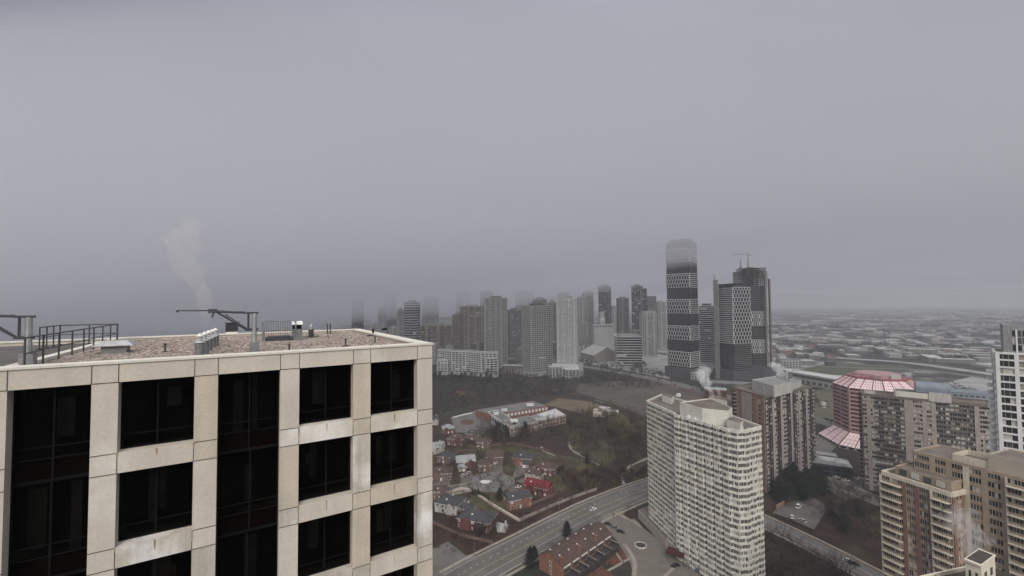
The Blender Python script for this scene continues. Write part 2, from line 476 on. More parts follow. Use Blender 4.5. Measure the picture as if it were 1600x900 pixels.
# coping
cb = MB()
cb.box(XL - .03, -.05, ZR - .07, .05, .5, ZR)
cb.box(-.5, .5, ZR - .07, .05, DEP + .03, ZR - .002)
cb.box(XL - .03, DEP - .5, ZR - .07, -.5, DEP + .03, ZR - .004)
cb.box(XL - .03, .5, ZR - .07, XL + .47, DEP - .5, ZR - .006)
cb.build('coping', precast_t, NB)
# roof deck and gravel
rd = MB(); rd.box(XL + .45, .45, ZR - .7, -12.75, DEP - .45, ZR - .22)
rd.build('roof_membrane', membrane, NB)
gv = MB()
nx_, ny_ = 150, 150
x0, x1, ya, yb = -12.45, -.45, .45, DEP - .45
def gz(x, y): return ZR - .17 + .03*math.sin(x*1.3)*math.cos(y*1.1) + rs.uniform(-.018, .018)
base = len(gv.v)
for i in range(nx_+1):
    for j in range(ny_+1):
        x = x0 + (x1-x0)*i/nx_; y = ya + (yb-ya)*j/ny_; gv.v.append((x + rs.uniform(-.02, .02)*(0 < i < nx_), y + rs.uniform(-.02, .02)*(0 < j < ny_), gz(x, y)))
for i in range(nx_):
    for j in range(ny_):
        a_ = base + i*(ny_+1) + j; gv.f.append((a_, a_+ny_+1, a_+ny_+2, a_+1)); gv.m.append(0)
gv.build('gravel', gravel, NB)
kb = MB(); kb.box(-12.75, .5, ZR - .7, -12.45, DEP - .5, ZR - .06)
kb.build('curb_strip', precast_t, NB)

# windows: pane, mullion, interior
def near_window(i, k):
    a, b = W_[i]; zt = ZTOPW if k == 0 else ledz[k-1][0]; zb = ledz[k][1]
    full = i in FULLG
    if full: zb = ledz[k][0]
    x0_, x1_ = -b, -a
    if full and k > 0: zt = ledz[k-1][0]
    fr = MB()
    y = RC; fw = .05
    fr.box(x0_, y, zb, x1_, y+.07, zb+fw); fr.box(x0_, y, zt-fw, x1_, y+.07, zt)
    fr.box(x0_, y, zb+fw, x0_+fw, y+.07, zt-fw); fr.box(x1_-fw, y, zb+fw, x1_, y+.07, zt-fw)
    xm = (x0_+x1_)/2 + rs.uniform(-.05, .05)
    fr.box(xm-.025, y+.005, zb+fw, xm+.025, y+.065, zt-fw)
    rail_z = zb + (.95 if full else .42)
    fr.box(x0_+fw, y+.01, rail_z, x1_-fw, y+.06, rail_z+.035)
    if full: fr.box(x0_+fw, y+.01, zb+.62, x1_-fw, y+.06, zb+.655)
    o = fr.build('window', blackfr, NB)
    pb = MB(); pb.box(x0_+fw, y+.028, zb+fw, x1_-fw, y+.04, zt-fw); pb.build('pane', dkglass, o)
    ib = MB(); ib.box(x0_-.2, y+1.5, zb-.15, x1_+.2, y+1.55, zt, 0)
    ib.box(x0_, y+.12, zb, x1_, y+1.5, zb+.02, 0)
    if full and k > 0 or full: 
        ib.box(x0_+.05, y+.2, zb, x1_-.05, y+.28, zb+.5, 2)
    for q in range(rs.choice((1, 2, 2))):
        cx_ = rs.uniform(x0_+.2, x1_-.4); w_ = rs.uniform(.15, .5); hb = rs.uniform(0, .9)
        ib.box(cx_, y+.25+q*.1, zb+.3+hb, cx_+w_, y+.3+q*.1, zt-rs.uniform(.1, .7), 1)
        if rs.random() < .6: ib.box(cx_+w_+.12, y+.9, zb+.5, cx_+w_+.5, y+.95, zt-.8, 0)
    ib.build('interior', [int_m, cur_m, bal_m], o)
for i in range(len(W_)):
    for k in range(4 if i < 6 else 3): near_window(i, k)
# small window row on lower levels is below the frame; close the openings
lb = MB()
for i in range(len(W_)):
    a, b = W_[i]; kk = 4 if i < 6 else 3
    lb.box(-b, RC + .02, 0, -a, RC + .1, (ledz[kk-1][0]) - .002)
lb.build('lower_glazing', G_DARK, NB)

# things on the roof -------------------------------------------------------
RZ = NB.rotation_euler[2]
def L2W(x, y): 
    c, s = math.cos(RZ), math.sin(RZ); return (-3.4 + x*c - y*s, 18.5 + x*s + y*c)
galv = mat('galvanised_steel', (.42, .43, .43), .45, .6, var=.2, scale=3)
galv_d = mat('weathered_steel', (.22, .225, .23), .55, .4, var=.25, scale=3)
steel_dk = mat('dark_steel', (.07, .07, .075), .5, .3, var=.2, scale=4)
whitem = mat('white_painted_metal', (.72, .72, .7), .5, var=.08, scale=3)
GZ = ZR - .17

def davit(px, arm_len, label):
    x, y = G(*px, ZR - .15)
    r = empty('davit_crane', (x, y, GZ), label, 'roof crane', group='davit cranes on the near roof', rz=RZ)
    b = MB(); b.box(-.16, -.16, -.02, .16, .16, .42); b.box(-.24, -.24, -.03, .24, .24, .03)
    for sx in (-.2, .2):
        for sy in (-.2, .2): b.tube((sx, sy, .03), (sx, sy, .09), .02, n=6)
    b.build('pedestal', galv_d, r)
    m = MB(); m.tube((0, 0, .4), (0, 0, 1.52), .085, n=14); m.tube((0, 0, .62), (0, 0, .7), .1, n=14)
    m.tube((0, 0, 1.0), (0, 0, 1.05), .1, n=14); m.build('mast', galv, r, smooth=False)
    m = MB(); m.box(-.26, -.07, 1.5, .13, .07, 1.57); m.box(-.3, -.05, .86, .13, .05, .95); m.tube((-.2, 0, .9), (-.2, 0, 1.52), .035, n=8)
    m.build('bracket', steel_dk, r)
    m = MB(); L = arm_len
    m.tube((-.12, 0, 1.53), (-L*.55, 0, 1.62), .035, .05, n=8); m.tube((-L*.5, 0, 1.64), (-L, 0, 1.66), .03, .022, n=8)
    m.tube((-.25, .04, .9), (-L*.52, .04, 1.6), .035, n=8); m.tube((-.25, -.04, .95), (-L*.4, -.04, 1.5), .02, n=8)
    m.box(-L*.62, -.06, 1.55, -L*.5, .06, 1.7); m.box(-L*.3, -.05, 1.52, -L*.14, .05, 1.6)
    m.tube((-L*.55, 0, 1.58), (-L*.57, 0, 1.38), .03, n=6)
    m.build('boom', steel_dk, r)
    m = MB(); m.tube((-L, 0, 1.66), (-L-.02, 0, 1.6), .04, n=8); m.build('sheave', steel_dk, r)
    return r
davit((397, 551), 2.35, 'davit crane whose whole boom shows over the middle of the gravel roof')
davit((43, 573), 2.2, 'davit crane beside the roof railing, its boom cut off by the left edge')

def vent_pipe(px, label, i):
    x, y = px
    r = empty('chimney_vent', (x, y, GZ), label, 'roof vent', group='row of capped flue vents')
    m = MB(); m.tube((0, 0, -.05), (0, 0, .48), .155, .15, n=16); m.build('flue', galv_d, r)
    m = MB(); m.tube((0, 0, .48), (0, 0, .56), .19, .12, n=16); m.tube((0, 0, .56), (0, 0, .7), .07, n=12)
    m.build('collar', galv, r)
    m = MB(); m.tube((0, 0, .7), (0, 0, .73), .11, .115, n=14); m.tube((0, 0, .73), (0, 0, .82), .1, .03, n=14); m.tube((0, 0, .6), (0, 0, .62), .1, n=14); m.build('cap', whitem, r)
a = G(312, 556, GZ); b_ = G(336, 541, GZ)
ordn = ['nearest, largest', 'second', 'third', 'fourth', 'farthest']
for i in range(5):
    t_ = i/4; vent_pipe((a[0]+(b_[0]-a[0])*t_, a[1]+(b_[1]-a[1])*t_), '%s of the five capped metal flue vents in the row on the gravel roof' % ordn[i], i)
sl_ = MB(); 
# hood vent
x, y = G(181, 549, ZR - .15)
r = empty('hood_vent', (x, y, GZ), 'low grey roof vent with a wide flared pale hood', 'roof vent', rz=RZ)
m = MB(); m.box(-.38, -.34, -.03, .38, .34, .30); m.build('curb', galv_d, r)
m = MB(); m.hexa([(-.6, -.5, .28), (.6, -.5, .28), (.6, .5, .28), (-.6, .5, .28)], [(-.4, -.32, .46), (.4, -.32, .46), (.4, .32, .46), (-.4, .32, .46)])
m.box(-.6, -.5, .26, .6, .5, .279); m.build('hood', galv, r)
# exhaust fan
x, y = G(362, 525, GZ)
r = empty('exhaust_fan', (x, y, GZ), 'dark louvred exhaust fan box on a white curb at the back of the roof', 'roof fan', rz=RZ)
m = MB(); m.box(-.42, -.42, -.03, .42, .42, .12); m.box(-.3, -.3, .12, .3, .3, .26); m.build('curb', whitem, r)
m = MB(); m.box(-.3, -.3, .262, .3, .3, .8)
for k in range(6): m.box(-.33, -.33, .32 + k*.08, .33, .33, .34 + k*.08)
m.build('louvre_box', steel_dk, r)
m = MB(); m.box(-.4, -.4, .8, .4, .4, .86); m.build('lid', galv_d, r)
# hatch with guard rail
x, y = G(436, 532, GZ)
r = empty('roof_hatch', (x, y, GZ), 'dark roof hatch inside a barred steel guard cage', 'roof hatch', rz=RZ)
m = MB(); m.box(-.62, -.5, -.05, .62, .5, .18, 0); m.box(-.5, -.4, .18, .5, .4, .24, 0); m.build('hatch_lid', steel_dk, r)
m = MB()
for sx in (-.72, .72):
    for sy in (-.55, .55): m.tube((sx, sy, -.02), (sx, sy, .98), .028, n=8)
for z in (.98, .5):
    m.tube((-.72, .55, z), (.72, .55, z), .026, n=8); m.tube((-.72, -.55, z), (-.72, .55, z), .026, n=8); m.tube((.72, -.55, z), (.72, .55, z), .026, n=8)
for k in range(13): m.tube((-.66 + k*.11, .55, .04), (-.66 + k*.11, .55, .98), .012, n=6)
for sx in (-.72, .72): m.tube((sx, -.55, .98), (sx*.9, -.62, 0), .02, n=6)
m.build('guard_rail', galv_d, r)
m = MB(); m.box(-.95, -.7, -.03, .95, -.6, .02); m.build('base_strip', galv, r)
# tall gooseneck box vent
x, y = G(464, 530, GZ)
r = empty('box_vent', (x, y, GZ), 'upright square metal vent with a bright white cap and dark throat', 'roof vent', rz=RZ)
m = MB(); m.box(-.23, -.23, -.02, .23, .23, .55, 0); m.box(-.42, -.42, -.03, .42, .42, .03, 0); m.build('shaft', galv_d, r)
m = MB(); m.box(-.2, -.2, .55, .2, .2, .78); m.build('throat', blackfr, r)
m = MB(); m.hexa([(-.25, -.25, .78), (.25, -.25, .78), (.25, .25, .78), (-.25, .25, .78)], [(-.25, -.12, .96), (.25, -.12, .96), (.25, .25, .96), (-.25, .25, .96)]); m.build('cap', whitem, r)
# round vent
x, y = G(486, 526, GZ)
r = empty('round_vent', (x, y, GZ), 'short round metal vent with a domed cap right of the square vent', 'roof vent')
m = MB(); m.tube((0, 0, -.02), (0, 0, .42), .14, n=14); m.box(-.35, -.3, -.03, .35, .3, .02); m.build('pipe', steel_dk, r)
m = MB(); m.tube((0, 0, .42), (0, 0, .5), .16, n=14); m.tube((0, 0, .5), (0, 0, .58), .09, n=12); m.tube((0, 0, .58), (0, 0, .72), .12, .05, n=12); m.build('cap', galv, r)
# twin thin pipes and small pipe
for k, px in enumerate(((511.5, 521), (516, 521))):
    x, y = G(*px, GZ); m = MB(); m.tube((0, 0, -.1), (0, 0, .62), .04, n=8); m.box(-.1, -.1, -.04, .1, .1, .02)
    o = m.build('pipe_vent', steel_dk); o.location = (x, y, GZ); tag(o, ('left' if k == 0 else 'right') + ' one of two thin dark pipes standing by the back parapet', 'roof pipe', 'thin vent pipes at the back parapet')
x, y = G(583, 525, GZ); m = MB(); m.tube((0, 0, -.05), (0, 0, .42), .06, n=8); m.box(-.35, -.2, -.04, .35, .2, .04)
o = m.build('pipe_vent', blackfr); o.location = (x, y, GZ); tag(o, 'short black pipe on a pale pad near the far roof corner', 'roof pipe')
x, y = G(601, 520, GZ); m = MB(); m.obox(0, 0, 0, .5, .12, .12, RZ+.9)
o = m.build('floodlight', blackfr); o.location = (x, y, ZR); tag(o, 'small black floodlight lying on the right roof coping', 'light fixture')
for k, (px, py) in enumerate(((640, 0),)): pass
# small anchors on gravel
for k, (px, py, d_) in enumerate(((258, 550, 'left of the flue row'), (452, 551, 'in the middle of the gravel'), (540, 541, 'right of the gravel middle'), (586, 536, 'near the right end of the gravel'))):
    x, y = G(px, py, GZ); m = MB(); m.tube((0, 0, -.05), (0, 0, .3), .035, n=8); m.tube((0, 0, .3), (0, 0, .34), .05, n=8); m.box(-.12, -.12, -.03, .12, .12, .03)
    o = m.build('roof_anchor', steel_dk); o.location = (x, y, GZ); tag(o, 'short steel tie-off anchor ' + d_, 'roof anchor', 'tie-off anchors')
# railings
def railing(pts, label, gap=1.5, h=.92, ztop=None, z=GZ):
    p0 = pts[0]
    r = empty('roof_railing', (p0[0], p0[1], z), label, 'railing', group='steel railings on the near roof')
    rb = MB()
    for a, b in zip(pts, pts[1:]):
        n = max(1, round(math.dist(a, b)/gap))
        for k in range(n+1):
            t_ = k/n; X, Y = a[0]+(b[0]-a[0])*t_-p0[0], a[1]+(b[1]-a[1])*t_-p0[1]
            pm = MB(); pm.tube((X, Y, -.15), (X, Y, h), .026, n=8); pm.box(X-.06, Y-.06, -.05, X+.06, Y+.06, 0); pm.build('post', steel_dk, r)
        A = (a[0]-p0[0], a[1]-p0[1]); B = (b[0]-p0[0], b[1]-p0[1])
        for zz, rr in ((h, .028), (h*.5, .02)): rb.tube((*A, zz), (*B, zz), rr, n=8)
    rb.build('rail', steel_dk, r)
railing([L2W(-12.25, .9), L2W(-12.25, 12.2)], 'long dark railing running back along the pale curb beside the gravel')
railing([L2W(-12.3, 12.35), L2W(-14.4, 12.35), L2W(-14.4, 9.8)], 'short railing turning the corner at the far end of the curb', gap=1.0)
railing([L2W(-13.1, .8), L2W(-19.6, .8)], 'front railing at the far left along the parapet edge', gap=1.6)
# ------------------------------------------------------------------ apartment towers in the middle distance
cream = mat('cream_concrete', (.64, .62, .55), .85, var=.1, scale=.25, var2=.08, scale2=2, streak=.05)
cream2 = mat('cream_panel', (.30, .29, .25), .85, var=.12, scale=.3)
tanroof = mat('tan_roof_gravel', (.165, .14, .12), .95, var=.25, scale=.15, var2=.12, scale2=2)
brown = mat('brown_brick', (.165, .135, .12), .9, var=.18, scale=.3, var2=.1, scale2=3, streak=.15)
brown2 = mat('dull_pink_concrete', (.37, .315, .29), .9, var=.1, scale=.3, streak=.2)
redbr = mat('orange_red_brick', (.30, .155, .115), .9, var=.15, scale=.3, var2=.1, scale2=3)
darkm = mat('dark_bronze_metal', (.045, .042, .04), .6, var=.3, scale=.5)
palec = mat('pale_concrete', (.48, .47, .445), .85, var=.1, scale=.3, streak=.22)
greyc = mat('grey_concrete', (.27, .27, .27), .85, var=.12, scale=.2, streak=.2)
whitec = mat('white_concrete', (.70, .70, .68), .75, var=.06, scale=.3, streak=.1)
tanbr = mat('tan_brick', (.35, .275, .205), .9, var=.15, scale=.3, var2=.1, scale2=2.5, streak=.12)
redpier = mat('red_brown_brick', (.22, .12, .095), .9, var=.15, scale=.3, var2=.1, scale2=3)
creamp = mat('cream_parapet', (.60, .54, .43), .8, var=.08, scale=.5, streak=.15)
pinkm = mat('pink_panel', (.44, .28, .28), .5, var=.08, scale=.3)
pinkg = mat('pink_skylight', (.90, .72, .73), .18, var=.10, scale=.35)
winered = mat('wine_glass', (.07, .018, .022), .12, var=.3, scale=.3, spec=.6)
maroon = mat('maroon_metal', (.30, .09, .09), .5, var=.15, scale=.4)
bluem = mat('blue_grey_metal', (.215, .245, .28), .45, var=.1, scale=.3)
G_PINK = [winered]

# --- cream tower with rippling bands
def ripple(p, q, bay, amp):
    dx, dy = q[0]-p[0], q[1]-p[1]; l = math.hypot(dx, dy); ux, uy = dx/l, dy/l; nx, ny = uy, -ux
    n = max(1, round(l/bay)); w = l/n; out = []
    for i in range(n):
        a = i*w
        for s, o in ((0, 0), (.22, amp), (.78, amp)):
            out.append((p[0]+ux*(a+w*s)+nx*o, p[1]+uy*(a+w*s)+ny*o))
    return out
hA = 69
A0, A1, A2, A3, A5 = G(1011, 628, hA), G(1056, 648, hA), G(1152, 676, hA), G(1188, 668, hA), G(1034, 618, hA)
dx, dy = A2[0]-A1[0], A2[1]-A1[1]; l = math.hypot(dx, dy); nx, ny = dy/l, -dx/l
A1b = (A1[0]+nx*1.3, A1[1]+ny*1.3)
cA = (A2[0]-dx/l*3.2, A2[1]-dy/l*3.2)
ex, ey = A3[0]-A2[0], A3[1]-A2[1]; m_ = math.hypot(ex, ey)
cB = (A2[0]+ex/m_*3.2, A2[1]+ey/m_*3.2)
cM = ((cA[0]+cB[0])/2*.4+A2[0]*.6, (cA[1]+cB[1])/2*.4+A2[1]*.6)
A4 = (A3[0] + (A5[0]-A3[0])*.42 + 3, A3[1] + (A5[1]-A3[1])*.42)
polyA = ripple(A0, A1, 5.2, .35) + [A1] + ripple(A1b, cA, 4.6, .75) + [cA, cM] + ripple(cB, A3, 4.4, .75) + [A3, A4, A5]
rA = tower('apartment_tower', 'cream apartment tower with rippling balcony bands and a rounded corner, beside the forecourt', 'building',
      polyA, hA, 25, {'*': dict(cw=1.45, pat='w', bandh=None, pw=.09, pd=.09)}, [cream2, cream, cream2, cream, cream], sill=.72, head=.3,
      depth=.32, weights=(9, 5, 3, 4), roofmat=tanroof, mull=1, parapet=.9, ground=3.2, runs_p=.62)
def PB(*pts, z): return [G(*p, z) for p in pts]
zt = hA + 6.8
b0, b1, b2 = G(1062, 626, zt), G(1097, 638, zt), G(1143, 640, zt)
roof_box(rA, 'penthouse', [G(1062, 628, zt), G(1097, 638, zt), G(1138, 642, zt), G(1144, 637, zt), G(1110, 622, zt)], hA, zt, cream, tanroof, .5)
roof_box(rA, 'penthouse', [G(1108, 620, zt+.8), G(1136, 627, zt+.8), G(1134, 622, zt+.8), G(1112, 616, zt+.8)], hA, zt + .8, cream, tanroof)
z1 = hA + 3.6
roof_box(rA, 'stair_house', [G(1034, 617, z1), G(1049, 622, z1), G(1053, 618, z1), G(1040, 613, z1)], hA, z1, cream, tanroof)
roof_box(rA, 'stair_house', [G(1135, 655, z1), G(1156, 662, z1), G(1161, 657, z1), G(1142, 651, z1)], hA, z1, cream, tanroof)
mb = MB()
for px, py, s in ((1060, 616, 2.6), (1051, 620, 1.6), (1157, 668, 2.2), (1076, 651, 2.3), (1086, 654, 1.6)):  # white boxes added in place of bright roof spots that reflect the sky
    x, y = local(rA, *G(px, py, hA + 1.2)); u_ = MB(); u_.obox(x, y, hA - .2, s, s*.6, 1.6, .6); u_.obox(x, y, hA + 1.4, s*.7, s*.4, .25, .6); u_.build('rooftop_unit', whitem, rA)
# podium
pz = 4.6
roof_box(rA, 'podium', [G(997, 797, pz), G(1040, 842, pz), G(1052, 838, pz), G(1016, 790, pz)], 0, pz, brown2, tanroof, .3)

# --- brown tower behind it
hB = 62
P0, P1, P2 = G(1143, 606, hB), G(1195, 621, hB), G(1271, 604, hB)
P3 = (P0[0]+P2[0]-P1[0], P0[1]+P2[1]-P1[1])
rB = tower('apartment_tower', 'brown brick apartment tower with tall dark window columns and a boxed grey penthouse', 'building',
      [P0, P1, P2, P3], hB, 21, {
        0: dict(cw=3.0, pat='rbrssdrgrw', pw=.5, weights=(6, 3, 1, 1), noband=False, bd=.1, bm=2),
        1: dict(cw=2.6, pat='vdgpvgdpvvdgpdgvpvdgpvdgv', pw=.2, bm=4, pim=4, weights=(7, 3, 1.5, 2.5)),
        2: dict(cw=3.0, pat='rbrssdrgrw'), 3: dict(cw=3, pat='rwbwr')},
      [brown2, brown, redbr, brown2, darkm], sill=.8, head=.45, depth=.3, roofmat=tanroof, weights=(6, 3, 1, 1), parapet=.9)
for c in rB.children:
    if c.name.startswith('facade_frame'): c.data.materials[2] = brown2
zt = hB + 7.5
roof_box(rB, 'penthouse', [G(1175, 593, zt), G(1209, 603, zt), G(1238, 596, zt), G(1214, 587, zt)], hB, zt, palec, greyc, .8)
roof_box(rB, 'penthouse', [G(1218, 603, hB+5), G(1243, 597, hB+5), G(1252, 593, hB+5), G(1240, 588, hB+5)], hB, hB + 4.5, palec, greyc, .4)
# red brick stripe on the left face
mb = MB()
for f0, f1, mi in ((.0, .10, 0), (.22, .33, 0), (.68, .80, 0), (.90, .985, 0), (.36, .64, 1)):
    a = local(rB, P0[0]+(P1[0]-P0[0])*f0, P0[1]+(P1[1]-P0[1])*f0); b = local(rB, P0[0]+(P1[0]-P0[0])*f1, P0[1]+(P1[1]-P0[1])*f1)
    mb.slab(a, b, .43, .12 if mi == 0 else .35, 0, hB - .2, mi)
mb.build('brick_stripe', [redbr, brown2], rB)

# --- long brown slab building on the right
hC = 62
C0, C1 = G(1347, 617, hC), G(1562, 637, hC)
rC = tower('apartment_block', 'long brown slab apartment block with pale window columns, behind the tan brick one', 'building',
      rect_from(C0, C1, 17), hC, 21, {
        0: dict(cw=2.05, pat='vpvgdgggdgppvvpvpddgggggdpvvpvpdggggdgppvp', pw=.16, bm=4, pim=4, weights=(6, 3, 2, 6)),
        1: dict(cw=3, pat='rwbwr'), 3: dict(cw=3, pat='rwbwr'), 2: dict(cw=3, pat='rwwgwwr')},
      [brown, brown, brown2, brown2, mat('bronze_grey', (.13, .12, .11), .7)], sill=.85, head=.4, depth=.3, roofmat=tanroof, weights=(6, 3, 1.5, 3), parapet=1.2)
u = ((C1[0]-C0[0])/math.dist(C0, C1), (C1[1]-C0[1])/math.dist(C0, C1)); v = (-u[1], u[0]); LC = math.dist(C0, C1)
def onC(a, b): return (C0[0]+u[0]*a*LC+v[0]*b, C0[1]+u[1]*a*LC+v[1]*b)
roof_box(rC, 'penthouse', [onC(.27, -.2), onC(.52, -.2), onC(.52, 12), onC(.27, 12)], hC, hC + 4.6, cream, tanroof, .5)
roof_box(rC, 'penthouse', [onC(.52, -.6), onC(.68, -.6), onC(.68, 11), onC(.52, 11)], hC, hC + 5.6, palec, tanroof, .6)
roof_box(rC, 'stair_house', [onC(.02, .6), onC(.11, .6), onC(.11, 5), onC(.02, 5)], hC, hC + 2.8, palec, greyc)
roof_box(rC, 'stair_house', [onC(.93, .6), onC(.98, .6), onC(.98, 4), onC(.93, 4)], hC, hC + 3.6, greyc, greyc)
mb = MB()   # blue vaulted glazed roof over the middle
for (a0, a1, zz) in ((.43, .68, 5.6),):
    P = []
    for k in range(9):
        t_ = math.pi*k/8; P.append((5.2 - 4.8*math.cos(t_), hC + zz + 2.4 + 3.0*math.sin(t_)))
    Q0 = [local(rC, *onC(a0, p[0])) for p in P]; Q1 = [local(rC, *onC(a1, p[0])) for p in P]
    for k in range(8): mb.poly([(*Q0[k], P[k][1]), (*Q1[k], P[k][1]), (*Q1[k+1], P[k+1][1]), (*Q0[k+1], P[k+1][1])])
    for Q, fl in ((Q0, 0), (Q1, 1)):
        pp = [(*Q[k], P[k][1]) for k in range(9)] + [(*Q[8], hC+5), (*Q[0], hC+5)]; mb.poly(pp if fl else pp[::-1])
    mb.poly([(*Q0[0], hC+5), (*Q1[0], hC+5), (*Q1[0], P[0][1]), (*Q0[0], P[0][1])])
mb.build('glazed_roof', bluem, rC)

# --- white grid tower at the right edge
YE = 190
def GE(px, Y): x, y = G(px, 600, 50); s = Y/y; return (x*s, Y)
E0 = GE(1557, 190); E1 = (E0[0] + 21, E0[1] - 21.6)
hE = ZT(550, 190, 1556)
polyE = rect_from(E0, E1, 20)
rE = tower('condo_tower', 'tall tower with a white concrete grid over dark glass, at the right edge', 'building', polyE, hE, 31, {
        0: dict(cw=5.9, pat='w', pw=1.25), '*': dict(cw=5.9, pat='w', pw=1.2)}, [darkm, whitec, whitec, whitec, whitec], sill=.45, head=.25, depth=.55,
        weights=(7, 3, 1.2, 1), roofmat=tanroof, parapet=.3, mull=2, ground=5)
u = ((E1[0]-E0[0])/math.dist(E0, E1), (E1[1]-E0[1])/math.dist(E0, E1)); v = (-u[1], u[0])
def onE(a, b): return local(rE, E0[0]+u[0]*a+v[0]*b, E0[1]+u[1]*a+v[1]*b)
zU = ZT(507, 190, 1566)
mb = MB(); mb.prism([onE(2.6, 1.2), onE(29, 1.2), onE(29, 18), onE(2.6, 18)], hE, zU)
mb.prism([onE(10.5, 3), onE(24, 3), onE(24, 15), onE(10.5, 15)], zU, zU + 5); mb.tube((*onE(6, 4), zU), (*onE(6, 4), zU + 2.5), .08, n=6)
mb.build('upper_storeys', greyc, rE)
for a in (5.2, 12.5, 19.5):
    w = MB()
    for k in range(3):
        for s in range(4):
            A, B = onE(a + s*1.45, 1.2), onE(a + s*1.45 + 1.1, 1.2)
            w.slab(A, B, .01, .05, hE + .9 + k*3.1, hE + 3.4 + k*3.1, random.choice((0, 0, 1, 3)))
        A, B = onE(a, 1.2), onE(a + 5.5, 1.2)
    w.build('window', WMATS, rE)
    w = MB()
    for s in (1, 3): w.slab(onE(a + s*1.45 - .5, 1.2), onE(a + s*1.45 + .0, 1.2), .02, .4, hE + .3, hE + 10)
    w.build('fin', whitec, rE)
# balconies stick out on its left side
mb = MB()
for k in range(28):
    z = 5 + (hE-5)/31*(k + 1)
    a, b = onE(-.2, 4.5), onE(-.2, 14)
    mb.slab(a, b, 0, -1.9 if False else 0.01, z, z + .01) if False else None
    mb.hexa([(*onE(-2.6, 3.5), z), (*onE(-.56, 3.5), z), (*onE(-.56, 15), z), (*onE(-2.6, 15), z)], [(*onE(-2.6, 3.5), z+.35), (*onE(-.56, 3.5), z+.35), (*onE(-.56, 15), z+.35), (*onE(-2.6, 15), z+.35)])
mb.build('side_balcony', whitec, rE)

# --- tan brick stepped building in front (right, bottom)
hD = 69.0; hL = 60.0
D0, D1 = G(1428, 706, hD), G(1600, 750, hD)
D1 = (D0[0] + (D1[0]-D0[0])*1.25, D0[1] + (D1[1]-D0[1])*1.25)
polyD = rect_from(D0, D1, 17)
rD = tower('apartment_block', 'tan and red brick stepped apartment block with cream roof parapets, lower right', 'building', polyD, hD, 22, {
        0: dict(cw=1.5, pat='wwwswwswwpwwswwsbbbbdswwswws', pw=.12, weights=(4, 4, 2, 4)), '*': dict(cw=3, pat='rwwbwr', pw=.5)},
        [tanbr, tanbr, redpier, creamp, mat('balcony_rail', (.35, .34, .32), .6)], sill=.85, head=.38, depth=.25, roofmat=tanroof, parapet=.6, mull=1)
L0, L1 = G(1378, 739, hL), G(1487, 774, hL)
polyL = rect_from(L0, L1, 13)
tower('', '', '', polyL, hL, 20, {
        0: dict(cw=1.25, pat='bbbbbrwwrwwrbbbbbb', pw=.12, weights=(5, 3, 2, 4), pmat=3, bd=.1), 3: dict(cw=3, pat='wbbw', pmat=3), 1: dict(cw=1.6, pat='rwwrwwrw', pmat=3), '*': dict(cw=3, pat='wbrw')},
        [redpier, tanbr, redpier, creamp, MATS['balcony_rail']], sill=.8, head=.4, depth=.25, roofmat=tanroof, parapet=.9, root=rD, parts=False, pierw=.25)
for c in list(rD.children):
    pass
u = ((D1[0]-D0[0])/math.dist(D0, D1), (D1[1]-D0[1])/math.dist(D0, D1)); v = (-u[1], u[0])
def onD(a, b): return (D0[0]+u[0]*a+v[0]*b, D0[1]+u[1]*a+v[1]*b)
LD = math.dist(D0, D1)
roof_box(rD, 'penthouse', [onD(LD*.30, 1.2), onD(LD*.56, 1.2), onD(LD*.56, 11), onD(LD*.30, 11)], hD, hD + 2.6, creamp, tanroof, 1.6)
roof_box(rD, 'penthouse', [onD(LD*.565, .8), onD(LD*.95, .8), onD(LD*.95, 14), onD(LD*.565, 14)], hD, hD + 5.4, mat('beige_render', (.44, .38, .31), .85, var=.08, scale=.3), tanroof, .4)
roof_box(rD, 'stair_house', [onD(-5, 1), onD(-.2, 1), onD(-.2, 6), onD(-5, 6)], hL, hL + 3.4, tanbr, tanroof, .3)
ul = ((L1[0]-L0[0])/math.dist(L0, L1), (L1[1]-L0[1])/math.dist(L0, L1)); vl = (-ul[1], ul[0]); LL = math.dist(L0, L1)
def onL(a, b): return (L0[0]+ul[0]*a+vl[0]*b, L0[1]+ul[1]*a+vl[1]*b)
roof_box(rD, 'setback_storey', [onL(3.2, 2.2), onL(LL-1, 2.2), onL(LL-1, 12.5), onL(3.2, 12.5)], hL, hL + 3.6, tanbr, tanroof, .4)
for k in range(4):
    a0 = 4.6 + k*(LL-6)/4; mb = MB(); mb.slab(local(rD, *onL(a0, 2.2)), local(rD, *onL(a0 + 2.2, 2.2)), .03, .28, hL + .9, hL + 2.9); mb.build('window', (G_MID, G_PALE)[k % 2], rD)
# --- roof pieces of a nearer building rising at the bottom edge
zF = 58.0; creamw = mat('bright_cream', (.70, .64, .52), .8, var=.08, scale=.6)
F0 = G(1505, 871, zF + 3.5)
rF = empty('apartment_block', (*F0, 0), 'nearest low roof with a white penthouse box, cut off by the bottom edge', 'building', rz=.25)
mb = MB(); mb.box(-20, -16, 0, 16, 7, zF - 5.6, 0); mb.build('wall', tanbr, rF)
mb = MB(); mb.box(-19.6, -15.6, zF - 5.6, 15.6, 6.6, zF - 5.4, 0); mb.build('roof', mat('dark_roof', (.07, .06, .05), .95, var=.3, scale=.4), rF)
for bx in ((-20, 6.7, 16, 7.1), (-20.3, -16, -19.7, 7.1), (-12.2, -16, -11.8, 6.6), (-5.2, -10, -4.8, 6.6), (3.8, -16, 4.2, -1), (-11.7, -2.2, -5.3, -1.8)):
    mb = MB(); mb.box(bx[0], bx[1], zF - 5.7, bx[2], bx[3], zF - 4.5, 0); mb.build('parapet', creamw, rF)
